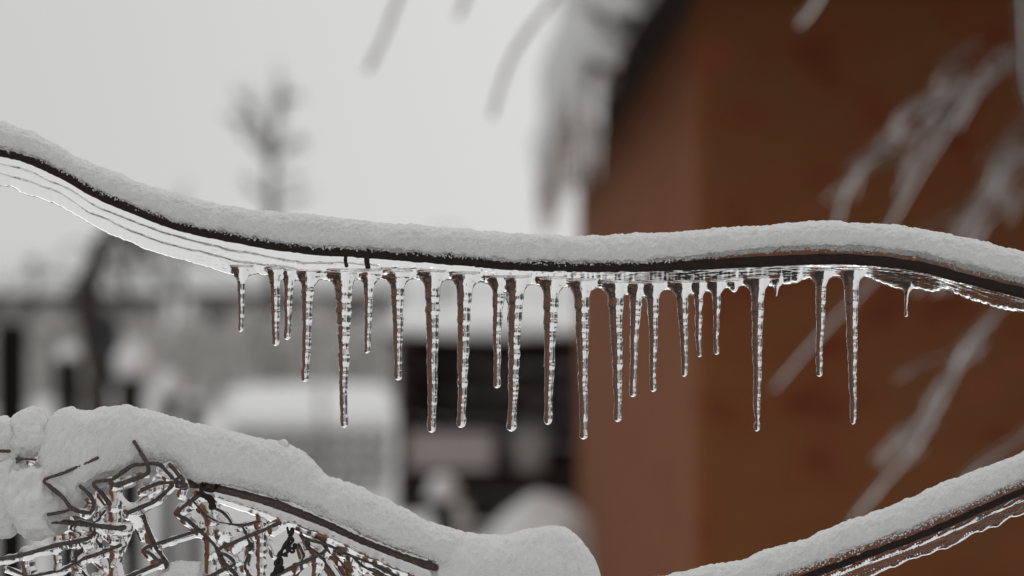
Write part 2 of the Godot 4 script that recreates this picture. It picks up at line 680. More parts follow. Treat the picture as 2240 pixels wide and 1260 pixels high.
func upper_wire() -> void:
	wire_line = Line.new([-120, 322, 0, 332, 50, 343, 100, 363, 150, 387, 200, 417, 250, 440, 300, 460, 367, 486, 433, 504, 500, 518, 580, 533, 680, 546, 813, 554, 913, 562, 1040, 572, 1113, 579, 1247, 583, 1380, 583, 1500, 579, 1629, 573, 1757, 567, 1843, 566, 1929, 571, 2014, 583, 2100, 605, 2186, 627, 2240, 640, 2360, 676])
	fin_line = Line.new([-120, 400, 0, 404, 25, 406, 50, 420, 85, 430, 130, 448, 185, 479, 230, 505, 280, 525, 330, 547, 400, 567, 450, 580, 503, 596, 570, 597, 617, 604, 652, 605, 698, 610, 782, 604, 840, 607, 905, 607, 983, 609, 1050, 615, 1107, 620, 1165, 619, 1240, 624, 1312, 628, 1375, 631, 1410, 632, 1460, 630, 1515, 630, 1548, 629, 1585, 626, 1625, 622, 1690, 620, 1740, 617, 1770, 606, 1828, 602, 1890, 602, 1920, 614, 1960, 627, 2010, 630, 2040, 636, 2070, 632, 2110, 648, 2160, 664, 2200, 675, 2240, 680, 2360, 712])
	var snow_top := Line.new([-120, 240, 0, 266, 60, 285, 100, 303, 140, 325, 170, 345, 220, 365, 270, 385, 330, 408, 400, 428, 460, 443, 530, 455, 600, 463, 700, 472, 780, 482, 900, 492, 1000, 500, 1100, 509, 1200, 514, 1280, 516, 1400, 510, 1500, 507, 1560, 500, 1640, 496, 1740, 488, 1810, 484, 1860, 487, 1960, 492, 2040, 507, 2100, 518, 2170, 534, 2240, 552, 2360, 590])
	var gap := func(x: float) -> float:
		return lerpf(7.0, 21.0, smoothstep(1380.0, 1720.0, x))

	# the wire itself, with two stubs cut short under it
	var wt := thing("fence_wire", P(1120, 583), "dark rusty wire bending in a long wave under the upper snow ridge", "wire")
	var mb := MB.new()
	var pts := PackedVector3Array()
	var x := -110.0
	while x < 2350.0:
		pts.append(Vector3(x, wire_line.y(x), 0.0))
		x += 6.0
	wire_tube(mb, pts, 10.5, 14, 0.12)
	part(mb, "strand", M.wire, wt)
	mb = MB.new()
	wire_tube(mb, curve([757, 556, 3, 756, 572, 4, 759, 583, 4]), 4.0, 8, 0.2)
	part(mb, "cut_stub", M.wire, wt)
	mb = MB.new()
	wire_tube(mb, curve([803, 556, 4, 803, 572, 5, 806, 588, 4]), 6.5, 8, 0.3)
	part(mb, "cut_stub", M.wire, wt)

	# snow lying on it
	var low := Line.new([0, 0, 1, 1])
	low.xs = PackedFloat32Array()
	low.ys = PackedFloat32Array()
	x = -120.0
	while x <= 2360.0:
		low.xs.append(x)
		low.ys.append(wire_line.y(x) - gap.call(x))
		x += 20.0
	var sn := thing("snow_ridge", P(1120, 570), "thick ridge of snow lying along the whole upper wire above the icicles", "snow")
	part(snow_ridge(-110, 2350, snow_top, low, func(_x): return 36.0, 0.0, 0.0), "snow_body", M.snow, sn)
	var gr := grains(2600, func():
		var gx := rng.randf_range(-60, 2300)
		return Vector3(gx, low.y(gx) + rng.randfn(-2.5, 3.2), rng.randf_range(10, 27) * (1.0 if rng.randf() < 0.8 else -1.0)), 2.3)
	crumbs(gr, 1800, -60, 2300, snow_top, 12.0)
	part(gr, "crystals", M.grains, sn, "stuff")

	# the ice under it
	icicle = [
		[529, 527, 727, 20, 11, "thin short icicle, leftmost of the row under the upper wire"],
		[602, 603, 757, 25, 15, "short icicle second from left, with a smaller one close on its right"],
		[634, 628, 744, 22, 14, "small icicle third from left, shorter twin of the one touching it"],
		[675, 668, 836, 27, 16, "slim medium icicle fourth from left, just left of the widest icicle"],
		[752, 752, 936, 40, 15, "widest icicle of the row, broad at its top below the first wire stub"],
		[808, 803, 773, 24, 12, "short thin icicle below the thicker wire stub, right of the widest one"],
		[869, 871, 833, 31, 16, "medium icicle leaning right, seventh from left before the pale shed roof"],
		[946, 946, 947, 32, 18, "long straight icicle eighth from left, in front of the shed's left half"],
		[1018, 1009, 937, 33, 18, "long icicle ninth from left, tapering towards a tip bent slightly left"],
		[1090, 1086, 849, 22, 14, "short icicle tenth from left, between two long ones before the shed"],
		[1131, 1119, 944, 34, 18, "long icicle eleventh from left, slanting left, just right of a short one"],
		[1207, 1199, 930, 33, 17, "long icicle in front of the shed's right edge, twelfth from left"],
		[1271, 1278, 961, 34, 16, "longest icicle, slanting right, where the shed ends and the brown wall begins"],
		[1345, 1353, 923, 34, 16, "long icicle before the pale side wall, left of two shorter close ones"],
		[1393, 1384, 868, 24, 14, "middle icicle of three close ones before the pale side wall, slanting left"],
		[1428, 1430, 857, 27, 13, "right icicle of three close ones before the pale side wall"],
		[1490, 1498, 824, 28, 13, "medium icicle just left of the brown wall's corner, leaning right"],
		[1529, 1529, 781, 19, 11, "left one of two short thin icicles right at the brown wall's corner"],
		[1567, 1568, 776, 19, 11, "right one of two short thin icicles at the brown wall's corner"],
		[1658, 1656, 944, 29, 14, "long lone icicle with a pinched tip before the dark front wall"],
		[1797, 1793, 824, 25, 13, "medium icicle under the highest bend at right, left of a longer one"],
		[1862, 1866, 929, 33, 14, "rightmost long icicle, hanging straight from the bend of the wire"],
		[1985, 1983, 694, 13, 7, "tiny icicle with a drop at its tip, rightmost of the row"],
		[1604, 1605, 640, 26, 12, "blunt little nub of ice right of the two short icicles"],
		[1699, 1699, 649, 18, 5, "tiny pointed drip of ice just right of the pinched long icicle"]]
	var fd := Field.new(Vector3(-40, 292, -42), Vector3(2290, 978, 42), 2.1)
	# curtain
	for ix in range(1, fd.nx - 1):
		var cx := fd.o.x + ix * fd.c
		var wy := wire_line.y(cx)
		var by := fin_line.y(cx) + 4.0 + nz_b.get_noise_2d(cx * 1.2, 500.0) * 2.0
		var up: float = gap.call(cx) + 9.0
		var ty := wy - up
		var wide := lerpf(20.0, 23.0, smoothstep(500.0, 900.0, cx)) + 7.0 * smoothstep(1400.0, 1600.0, cx)
		var l1 := 24.0 + 5.0 * nz_a.get_noise_2d(cx * 0.4, 10.0)
		var l2 := 44.0 + 6.0 * nz_a.get_noise_2d(cx * 0.4, 60.0)
		var left := 1.0 - smoothstep(750.0, 1150.0, cx)
		var calm := lerpf(lerpf(0.35, 0.9, smoothstep(400.0, 900.0, cx)), 0.5, smoothstep(1350.0, 1550.0, cx))
		var y0 := maxi(int((ty - 14.0 - fd.o.y) / fd.c), 1)
		var y1 := mini(int((by + 34.0 - fd.o.y) / fd.c), fd.ny - 2)
		for iy in range(y0, y1 + 1):
			var y := fd.o.y + iy * fd.c
			var d := y - wy
			var v := clampf(d / maxf(by - wy, 10.0), 0.0, 1.2)
			var t := lerpf(wide, 6.5, pow(v, 0.85))
			# ridges along the wire
			var q1 := (d - l1) / 3.2
			var q2 := (d - l2) / 2.8
			t -= (2.9 * exp(-q1 * q1) + 2.7 * exp(-q2 * q2)) * left * (0.85 + 0.4 * nz_b.get_noise_2d(cx * 0.5, y * 0.5))
			var rip := nz_b.get_noise_2d(cx * 0.35, d * 3.0) * 1.1 * (1.0 - v * 0.5) * calm
			var rough := smoothstep(0.45, 1.0, v) * smoothstep(480.0, 600.0, cx) * lerpf(1.0, 0.2, smoothstep(1250.0, 1500.0, cx))
			var wf := rip + nz_b.get_noise_2d(cx * 0.8, y * 0.8) * 2.6 * rough
			var wb := nz_b.get_noise_2d(cx * 0.35 + 400.0, d * 3.0) * 1.1 * calm + nz_b.get_noise_2d(cx * 0.8 + 700.0, y * 0.8) * 2.6 * rough
			var e2 := maxf(y - by, ty - y)
			var at := (ix * fd.ny + iy) * fd.nz
			for iz in range(1, fd.nz - 1):
				var z := fd.o.z + iz * fd.c
				var e1 := absf(z) - t - (wf if z > 0.0 else wb) * minf(absf(z) * 0.2, 1.0)
				var h := 10.0 - absf(e1 - e2)
				fd.f[at + iz] = maxf(e1, e2) + (h * h / 40.0 if h > 0.0 else 0.0)
			fd.act[ix * fd.ny + iy] = 1
	# icicles
	for n in icicle.size():
		stamp_icicle(fd, icicle[n], n)
	fd.run()
	var order := []
	for n in icicle.size():
		order.append(n)
	order.sort_custom(func(a, b): return icicle[a][0] < icicle[b][0])
	var neck := PackedFloat32Array()
	var left_x := PackedFloat32Array()
	for k in order.size():
		var e = icicle[order[k]]
		var before: float = (icicle[order[k - 1]][0] + e[0]) * 0.5 if k > 0 else e[0] - 40.0
		left_x.append(before)
	left_x.append(icicle[order[-1]][0] + 40.0)
	for k in order.size():
		var e = icicle[order[k]]
		neck.append(maxf(fin_line.y(maxf(left_x[k], e[0] - 30.0)), fin_line.y(minf(left_x[k + 1], e[0] + 30.0))) + (9.0 if e[2] - fin_line.y(e[0]) > 60.0 else 3.0))
	var pieces := split(fd, order.size() + 1, func(c: Vector3) -> int:
		if c.y < 590.0 or c.x < left_x[0] or c.x > left_x[-1]:
			return 0
		var k := left_x.bsearch(c.x) - 1
		k = clampi(k, 0, order.size() - 1)
		return k + 1 if c.y > neck[k] else 0)
	solo(pieces[0], "ice_curtain", M.ice, "clear rippled sheet of ice hanging under the upper wire, joining the icicles", "ice")
	for k in order.size():
		solo(pieces[k + 1], "icicle", M.ice, icicle[order[k]][5], "icicle", "icicles hanging in a row under the upper wire")


func stamp_icicle(fd: Field, e: Array, n: int) -> void:
	var top_y := fin_line.y(e[0]) - 14.0
	var y0 := maxi(int((top_y - fd.o.y) / fd.c), 1)
	var rt: float = e[4] * 0.5
	var y1 := mini(int((e[2] + 22.0 - fd.o.y) / fd.c), fd.ny - 2)
	var k := 21.0 if e[2] - top_y > 80.0 else 14.0
	if n == 1 or n == 2:
		k = 9.0
	var pinch: bool = n == 19
	for iy in range(y0, y1 + 1):
		var y := fd.o.y + iy * fd.c
		var u := clampf((y - top_y) / (e[2] - top_y), 0.0, 1.0)
		var cx := lerpf(e[0], e[1], pow(u, 0.8)) + nz_a.get_noise_2d(y * 0.5, n * 77.0) * 3.0 * u
		var cz := nz_a.get_noise_2d(y * 0.4, n * 77.0 + 33.0) * 3.0 * u
		var r := lerpf(e[3] * 0.68, rt * 0.95, pow(u, 0.46))
		var to_tip: float = e[2] - y
		var bead := nz_b.get_noise_2d(y * 0.55, n * 131.0) * 0.15 * (0.55 + 0.9 * absf(nz_a.get_noise_2d(y * 0.9, n * 211.0)) * 2.0) + nz_c.get_noise_2d(y * 0.40, n * 57.0) * 0.045
		if e[2] - top_y > 80.0:
			r *= 1.0 + bead * smoothstep(0.04, 0.2, u)
			var q := (to_tip - rt * 1.6) / 12.0
			r *= 1.0 + 0.14 * exp(-q * q)
			if pinch:
				q = (to_tip - 26.0) / 8.0
				r *= 1.0 - 0.42 * exp(-q * q)
		elif n == 22:
			r *= 1.0 + 0.5 * exp(-pow((to_tip - 6.0) / 6.0, 2.0)) - 0.2 * u
		var cyl: float = y - (e[2] - rt)
		var pad := r + k + fd.c
		var x0 := maxi(int((cx - pad - fd.o.x) / fd.c), 1)
		var x1 := mini(int((cx + pad - fd.o.x) / fd.c) + 1, fd.nx - 2)
		for ix in range(x0, x1 + 1):
			var dx := fd.o.x + ix * fd.c - cx
			var dent := nz_b.get_noise_2d(dx * 1.6 + n * 50.0, y * 0.9) * 0.9
			var at := (ix * fd.ny + iy) * fd.nz
			var hit := false
			for iz in range(1, fd.nz - 1):
				var dz := fd.o.z + iz * fd.c - cz
				var d := 0.0
				if cyl > 0.0:
					d = sqrt(dx * dx + dz * dz + cyl * cyl) - minf(r, rt * 1.2)
				else:
					d = sqrt(dx * dx + dz * dz) - r
				d += dent * clampf(dz * 0.3, 0.0, 1.0)
				if d < k + fd.c:
					var a := fd.f[at + iz]
					var h := k - absf(a - d)
					fd.f[at + iz] = minf(a, d) - (h * h / (4.0 * k) if h > 0.0 else 0.0)
					hit = true
			if hit:
				fd.act[ix * fd.ny + iy] = 1


# ---------------------------------------------------------------- the lower right wire
func lower_right_wire() -> void:
	var top := Line.new([1380, 1272, 1460, 1258, 1547, 1238, 1627, 1224, 1686, 1200, 1752, 1183, 1843, 1144, 1888, 1130, 1947, 1108, 2000, 1085, 2062, 1057, 2121, 1036, 2184, 1012, 2240, 990, 2360, 940])
	var wl := Line.new([1380, 1404, 1756, 1264, 1878, 1219, 2017, 1169, 2121, 1124, 2240, 1072, 2360, 1019])
	var x := 1380.0
	var pts := PackedVector3Array()
	var low := Line.new([0, 0, 1, 1])
	low.xs = PackedFloat32Array()
	low.ys = PackedFloat32Array()
	while x <= 2350.0:
		pts.append(Vector3(x, wl.y(x), 0.0))
		low.xs.append(x)
		low.ys.append(wl.y(x) - 22.0)
		x += 10.0
	var wt := thing("fence_wire", P(1860, 1230), "dark wire rising to the right under snow in the lower right corner", "wire")
	var mb := MB.new()
	wire_tube(mb, pts, 7.5, 12, 0.1)
	part(mb, "strand", M.wire, wt)
	var sn := thing("snow_ridge", P(1860, 1180), "snow ridge climbing to the right on the lower right wire", "snow")
	part(snow_ridge(1390, 2345, top, low, func(_x): return 33.0, 0.0, 300.0), "snow_body", M.snow, sn)
	var gr := grains(900, func():
		var gx := rng.randf_range(1500, 2300)
		return Vector3(gx, low.y(gx) + rng.randfn(-2.0, 5.0), rng.randf_range(10, 27)), 2.5)
	crumbs(gr, 700, 1460, 2300, top, 12.0)
	part(gr, "crystals", M.grains, sn, "stuff")
	var fd := Field.new(Vector3(1600, 1020, -30), Vector3(2290, 1330, 30), 2.3)
	for ix in range(1, fd.nx - 1):
		var cx := fd.o.x + ix * fd.c
		var wy := wl.y(cx)
		var by := wy + 52.0 + nz_a.get_noise_2d(cx * 0.9, 800.0) * 8.0
		var ty := wy - 30.0
		var y0 := maxi(int((ty - 12.0 - fd.o.y) / fd.c), 1)
		var y1 := mini(int((by + 14.0 - fd.o.y) / fd.c), fd.ny - 2)
		for iy in range(y0, y1 + 1):
			var y := fd.o.y + iy * fd.c
			var d := y - wy
			var q := (d - 24.0) / 5.0
			var t := lerpf(18.0, 7.0, clampf((d + 10.0) / 55.0, 0.0, 1.0)) - 3.2 * exp(-q * q) + nz_b.get_noise_2d(cx * 0.4, d * 3.0) * 1.3
			var e2 := maxf(y - by, ty - y)
			var at := (ix * fd.ny + iy) * fd.nz
			for iz in range(1, fd.nz - 1):
				var z := fd.o.z + iz * fd.c
				var e1 := absf(z) - t
				var h := 9.0 - absf(e1 - e2)
				fd.f[at + iz] = maxf(e1, e2) + (h * h / 36.0 if h > 0.0 else 0.0)
			fd.act[ix * fd.ny + iy] = 1
	fd.run()
	solo(split(fd, 1, func(_c): return 0)[0], "ice_curtain", M.ice, "narrow band of clear ice under the lower right wire", "ice")


# ---------------------------------------------------------------- the lower left wire and netting
func lower_left() -> void:
	# main wire
	var wt := thing("fence_wire", P(700, 1150), "dark thick wire sloping down to the right in the lower left, ending in snow", "wire")
	var mb := MB.new()
	wire_tube(mb, curve([380, 1052, -4, 440, 1062, 6, 520, 1078, 12, 600, 1101, 14, 700, 1141, 15, 800, 1186, 16, 900, 1224, 17, 962, 1242, 17]), 8.5, 12, 0.15)
	part(mb, "strand", M.strand, wt)
	mb = MB.new()
	wire_tube(mb, curve([448, 1042, 14, 446, 1060, 18, 442, 1072, 20]), 6.0, 8, 0.3)
	wire_tube(mb, curve([440, 1068, 18, 468, 1072, 22, 476, 1058, 20, 470, 1048, 14]), 4.5, 8, 0.2)
	wire_tube(mb, curve([436, 1078, 16, 462, 1090, 20, 466, 1112, 16]), 7.0, 8, 0.4)
	part(mb, "twist", M.wire, wt)
	# snow on it
	var top := Line.new([82, 1010, 84, 985, 89, 955, 98, 930, 110, 913, 128, 899, 150, 891, 190, 898, 230, 891, 270, 887, 320, 897, 400, 920, 480, 938, 520, 945, 560, 957, 605, 966, 635, 975, 670, 991, 690, 1014, 715, 1038, 770, 1060, 830, 1085, 900, 1120, 950, 1145, 1000, 1160, 1030, 1170])
	var low := Line.new([82, 1016, 84, 1040, 90, 1072, 105, 1098, 130, 1112, 170, 1118, 210, 1070, 240, 1050, 300, 1040, 360, 1020, 440, 1056, 520, 1064, 600, 1088, 700, 1128, 800, 1172, 900, 1212, 960, 1232, 1030, 1262])
	var sn := thing("snow_ridge", P(600, 1080), "heavy snow ridge falling to the right over the lower left wire netting", "snow")
	part(snow_ridge(84, 1020, top, low, func(x: float): return 44.0 * sqrt(clampf((x - 80.0) / 70.0, 0.02, 1.0)), 4.0, 900.0, 2.0), "snow_body", M.snow, sn)
	var gr := grains(800, func():
		var gx := rng.randf_range(330, 1000)
		return Vector3(gx, low.y(gx) + rng.randfn(-17.0, 7.0), rng.randf_range(33, 42)), 2.2)
	crumbs(gr, 900, 100, 1000, top, 12.0)
	part(gr, "crystals", M.grains, sn, "stuff")
	var top2 := Line.new([930, 1160, 960, 1150, 1000, 1161, 1060, 1169, 1100, 1171, 1150, 1160, 1200, 1150, 1230, 1152, 1260, 1169, 1285, 1197, 1300, 1222, 1312, 1252, 1320, 1300, 1324, 1345])
	var low2 := Line.new([930, 1240, 960, 1300, 1000, 1340, 1324, 1350])
	solo(snow_ridge(936, 1323, top2, low2, func(x: float): return 64.0 * sqrt(clampf((1326.0 - x) / 120.0, 0.02, 1.0)) * smoothstep(900.0, 1040.0, x), 4.0, 1500.0), "snow_mound", M.snow, "smooth rounded heap of snow where the lower left wire ends", "snow")
	solo(lump(Vector3(66, 945, -2), Vector3(50, 56, 36), 40.0, 0.2), "snow_lump", M.snow, "upper rounded snow lump left of the netting, beside the left edge", "snow")
	solo(lump(Vector3(-10, 962, -10), Vector3(62, 56, 36), 80.0), "snow_lump", M.snow, "snow lump cut by the left edge, above the short wire end", "snow")
	solo(lump(Vector3(84, 1096, 14), Vector3(72, 84, 38), 120.0, -0.35), "snow_lump", M.snow, "large drooping snow lump below the bent wire at the left edge", "snow")
	solo(lump(Vector3(-2, 1086, -2), Vector3(58, 96, 36), 160.0, 0.1), "snow_lump", M.snow, "tall snow lump at the far left edge below the short wire end", "snow")
	solo(lump(Vector3(404, 1262, 0), Vector3(58, 34, 30), 200.0, 0.15), "snow_lump", M.snow, "little snow patch caught low in the netting at the bottom edge", "snow")
	var fringe := grains(260, func():
		var q := rng.randf() * 1.0
		return Vector3(lerpf(60, 150, q) + rng.randfn(0, 4), lerpf(1160, 1118, q) + rng.randfn(0, 5), rng.randf_range(20, 50)), 2.6)
	part(fringe, "frost_fringe", M.grains, sn, "stuff")
	# netting strands
	var net := thing("wire_netting", P(450, 1260), "tangled dark wire netting coated in ice below the lower left snow", "wire netting")
	var strands := [
		[4.6, [222, 998, 46, 150, 1030, 50, 106, 1046, 50, 115, 1060, 52, 145, 1085, 54, 166, 1109, 54, 200, 1118, 50, 211, 1105, 48, 205, 1085, 44, 180, 1060, 38]],
		[3.6, [166, 1109, 54, 140, 1118, 54, 112, 1123, 52]],
		[5.6, [119, 1138, 40, 180, 1143, 40, 250, 1152, 38, 279, 1152, 34]],
		[4.6, [-30, 1225, 40, 30, 1216, 46, 70, 1207, 46, 130, 1190, 44, 190, 1178, 40, 210, 1164, 36]],
		[4.2, [186, 1221, 30, 238, 1203, 30, 268, 1190, 24]],
		[5.2, [299, 962, 52, 317, 990, 58, 331, 1018, 60, 326, 1034, 60, 292, 1048, 58, 262, 1058, 56, 250, 1049, 55, 276, 1030, 53, 302, 1015, 52, 330, 1013, 52, 356, 1015, 50, 376, 1034, 48, 392, 1050, 44]],
		[5.2, [254, 1046, 54, 212, 1053, 52, 228, 1076, 46, 246, 1102, 40]],
		[4.6, [376, 1012, 50, 392, 1032, 50, 406, 1051, 48, 386, 1052, 48, 350, 1056, 46, 314, 1071, 40]],
		[4.6, [384, 1056, 46, 350, 1090, 42, 318, 1106, 38, 282, 1121, 32]],
		[5.4, [312, 1126, 12, 334, 1180, 12, 357, 1222, 12, 378, 1268, 10]],
		[4.2, [450, 1156, 20, 380, 1178, 22, 322, 1198, 24, 332, 1210, 22, 346, 1224, 20, 358, 1227, 18, 300, 1254, 16, 250, 1275, 12]],
		[4.8, [436, 1084, 22, 394, 1118, 24, 412, 1136, 22, 440, 1160, 18, 470, 1190, 16, 492, 1222, 14, 524, 1268, 12]],
		[4.4, [616, 1142, 22, 560, 1166, 24, 481, 1200, 26, 497, 1212, 24, 512, 1226, 22, 508, 1236, 20, 464, 1257, 16, 430, 1272, 12]],
		[4.2, [590, 1266, 16, 650, 1236, 18, 700, 1212, 20, 718, 1196, 18]],
		[4.2, [676, 1180, 20, 722, 1192, 22, 770, 1214, 22, 830, 1235, 20, 880, 1264, 16]],
		[4.0, [660, 1160, 6, 680, 1192, 8, 702, 1217, 10, 736, 1266, 8]],
		[3.6, [770, 1214, 22, 802, 1240, 18, 860, 1266, 12]],
		[4.6, [-30, 984, 20, 26, 986, 22]],
		[3.4, [40, 1010, 24, 52, 1003, 28, 84, 1004, 28]],
		[3.6, [470, 1112, 12, 492, 1126, 10, 506, 1150, 4]],
		[3.4, [140, 1128, 8, 176, 1170, 6, 168, 1226, 4, 196, 1272, 2]],
		[3.2, [228, 1118, 6, 206, 1170, 4, 240, 1232, 4, 232, 1272, 2]],
		[3.4, [530, 1150, 4, 548, 1196, 4, 536, 1240, 6, 560, 1272, 6]],
		[3.2, [20, 1240, 26, 70, 1256, 28, 140, 1244, 22, 186, 1221, 30]],
		[3.2, [424, 1096, 8, 470, 1138, 6, 520, 1150, 6, 572, 1140, 8]],
		[3.2, [640, 1270, 8, 664, 1226, 8, 654, 1190, 8]],
		[3.0, [690, 1178, 10, 742, 1222, 12, 770, 1270, 12]]]
	for s in strands:
		mb = MB.new()
		wire_tube(mb, curve(s[1], 3.5), s[0] * 0.76, 9, 0.2)
		part(mb, "wire_strand", M.strand, net)
	# dried tendril
	var td := thing("dried_tendril", P(620, 1262, 14), "black dried plant tendril with curls hanging below the lower left wire", "dried plant")
	mb = MB.new()
	for e in [[5.0, [642, 1152, 18, 634, 1178, 20, 616, 1206, 20, 608, 1232, 20, 602, 1270, 16]], [4.0, [634, 1168, 20, 642, 1180, 24, 634, 1194, 24, 645, 1198, 20, 646, 1188, 18]], [3.4, [624, 1196, 20, 632, 1204, 24, 622, 1212, 24, 630, 1214, 20]], [5.0, [612, 1214, 20, 618, 1226, 26, 610, 1240, 26, 606, 1228, 18, 616, 1218, 16]], [8.0, [620, 1240, 16, 604, 1250, 18, 596, 1270, 14]], [2.6, [630, 1150, 18, 632, 1166, 18]], [3.0, [636, 1186, 18, 628, 1192, 24, 640, 1206, 24, 646, 1202, 22]]]:
		wire_tube(mb, curve(e[1], 2.5), e[0], 8, 0.5)
	part(mb, "stem", M.tendril, td)
	# ice over it
	var fd := Field.new(Vector3(-30, 985, -28), Vector3(985, 1290, 78), 2.5)
	var w := nz_b
	for s in strands:
		var flat: Array = s[1]
		var r: float = s[0]
		for i in range(0, flat.size() - 3, 3):
			var a := Vector3(flat[i], flat[i + 1] + 3.0, flat[i + 2] + 2.0)
			var b := Vector3(flat[i + 3], flat[i + 4] + 3.0, flat[i + 5] + 2.0)
			if a.y < 1060.0 and a.x < 260.0:
				continue
			fd.cone(a, b, r + 5.0, r + 5.0, 8.0, w, 1.2, 0.4)
	# thick clear ice beneath the main wire
	for e in [[440, 1078, 470, 1084, 16, 14], [470, 1084, 560, 1112, 14, 15], [560, 1112, 640, 1140, 15, 17], [640, 1140, 720, 1172, 17, 23], [720, 1172, 830, 1222, 23, 24], [830, 1222, 970, 1282, 24, 22], [440, 1062, 640, 1112, 12, 12], [640, 1112, 962, 1242, 13, 13]]:
		fd.cone(Vector3(e[0], e[1], 12), Vector3(e[2], e[3], 14), e[4], e[5], 4.0, w, 1.0, 0.4)
	# lens of ice over the bent wires, webs and lumps
	for e in [[318, 985, 322, 1030, 44, 20, 24], [250, 1040, 200, 1060, 30, 14, 16], [196, 1080, 236, 1130, 26, 12, 10], [350, 1070, 300, 1105, 26, 14, 8], [405, 1062, 400, 1080, 30, 13, 11], [330, 1030, 370, 1045, 34, 18, 12], [262, 1096, 300, 1126, 22, 16, 12], [130, 1150, 190, 1160, 26, 14, 13], [60, 1205, 110, 1200, 30, 13, 12], [150, 1175, 210, 1190, 24, 12, 12], [296, 1132, 312, 1180, 18, 13, 5], [400, 1110, 440, 1140, 20, 10, 12], [455, 1105, 500, 1150, 14, 16, 10], [490, 1165, 520, 1180, 20, 22, 16], [515, 1200, 525, 1225, 14, 14, 10], [600, 1160, 620, 1150, 14, 14, 12], [590, 1190, 600, 1215, 12, 10, 8], [700, 1205, 690, 1230, 14, 12, 8], [750, 1205, 800, 1230, 14, 14, 14], [770, 1235, 790, 1262, 10, 12, 10], [850, 1240, 900, 1270, 14, 16, 14], [720, 1235, 740, 1270, 10, 10, 10], [40, 1020, 48, 1032, 22, 10, 12], [70, 1010, 84, 1020, 22, 10, 8], [220, 1150, 250, 1180, 16, 14, 12], [190, 1200, 230, 1240, 10, 14, 12]]:
		fd.cone(Vector3(e[0], e[1], e[4]), Vector3(e[2], e[3], e[4] - 4.0), e[5], e[6], 14.0, w, 1.4, 0.4)
	# hanging columns
	for i in 14:
		var a := Vector3(rng.randf_range(90, 580), rng.randf_range(1085, 1265), rng.randf_range(-5, 40))
		if a.x > 290.0 and a.x < 440.0 and a.y > 1090.0:
			continue
		var b := a + Vector3(rng.randf_range(-22, 22), rng.randf_range(4, 42), rng.randf_range(-10, 10))
		fd.cone(a, b, rng.randf_range(5, 11), rng.randf_range(4, 9), 9.0, w, 2.2, 0.6)
	var cols := [
		[130, 1175, 131, 1252, 9, 7, 30, "short icicle with a rounded tip, leftmost of the netting's icicles"],
		[172, 1150, 172, 1300, 12, 10, 30, "icicle second from left below the netting, running off the bottom edge"],
		[216, 1080, 217, 1212, 9, 8, 20, "slender icicle behind the bent wires in the netting's middle"],
		[256, 1060, 259, 1300, 15, 15, 26, "thickest clear ice column of the netting, left of the double wire"],
		[285, 1150, 268, 1205, 11, 7, 22, "short bent tongue of ice on the right side of the thick column"],
		[463, 1076, 462, 1300, 14, 13, 16, "tall clear ice column hanging below the wire's twisted joint"],
		[574, 1120, 573, 1262, 13, 10, 18, "clear ice column between the twisted joint and the black tendril"],
		[770, 1225, 769, 1300, 9, 8, 16, "icicle right of the black tendril, below the sloping wire's ice"],
		[66, 1215, 76, 1290, 15, 10, 34, "ice tongue at the bottom left corner below the drooping snow lump"],
		[700, 1225, 690, 1262, 10, 8, 18, "small ice drop beside the strand right of the black tendril"]]
	for e in cols:
		var steps := 5
		for i in steps:
			var u0 := float(i) / steps
			var u1 := float(i + 1) / steps
			fd.cone(Vector3(lerpf(e[0], e[2], u0), lerpf(e[1], e[3], u0), e[6]), Vector3(lerpf(e[0], e[2], u1), lerpf(e[1], e[3], u1), e[6]), lerpf(e[4], e[5], u0), lerpf(e[4], e[5], u1), 7.0, w, 1.4, 0.6)
	fd.run()
	var pieces := split(fd, cols.size() + 1, func(c: Vector3) -> int:
		for i in cols.size():
			var e = cols[i]
			var u: float = (c.y - e[1]) / (e[3] - e[1])
			if u > 0.38 and absf(c.x - lerpf(e[0], e[2], minf(u, 1.0))) < e[4] + 4.0 and absf(c.z - e[6]) < e[4] + 4.0:
				return i + 1
		return 0)
	solo(pieces[0], "netting_ice", M.ice, "clear lumpy ice glazing the tangled wire netting at lower left", "ice")
	for i in cols.size():
		if pieces[i + 1].v.size() > 10:
			solo(pieces[i + 1], "icicle", M.ice, cols[i][7], "icicle", "icicles hanging from the iced netting")
	# the small clear drop standing on the snow
	mb = MB.new()
	var drop := lump(Vector3(620, 972, 10), Vector3(13, 12, 12), 0.0, 0.0, 0.2)
	solo(drop, "ice_drop", M.ice, "small clear ice bead on top of the lower left snow ridge", "ice")

# ---------------------------------------------------------------- the place behind the fence
func ground() -> void:
	var mb := MB.new()
	var xs := PackedFloat32Array()
	for i in 121:
		var u := (i - 60) / 60.0
		xs.append(signf(u) * pow(absf(u), 3.0) * 900.0 + u * 12.0)
	for i in 121:
		for j in 121:
			var x := xs[i]
			var z := xs[j]
			var depth := CZ - z
			var y := nz_a.get_noise_2d(x * 8.0, z * 8.0) * 0.07
			y -= 2.6 * smoothstep(46.0, 95.0, depth)
			mb.v.append(Vector3(x, y, z))
			mb.n.append(Vector3.UP)
	for i in 120:
		for j in 120:
			mb.quad(i * 121 + j, (i + 1) * 121 + j, (i + 1) * 121 + j + 1, i * 121 + j + 1)
	mb.smooth()
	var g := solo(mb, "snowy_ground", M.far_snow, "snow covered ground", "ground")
	g.remove_meta("category")
	g.set_meta("kind", "structure")


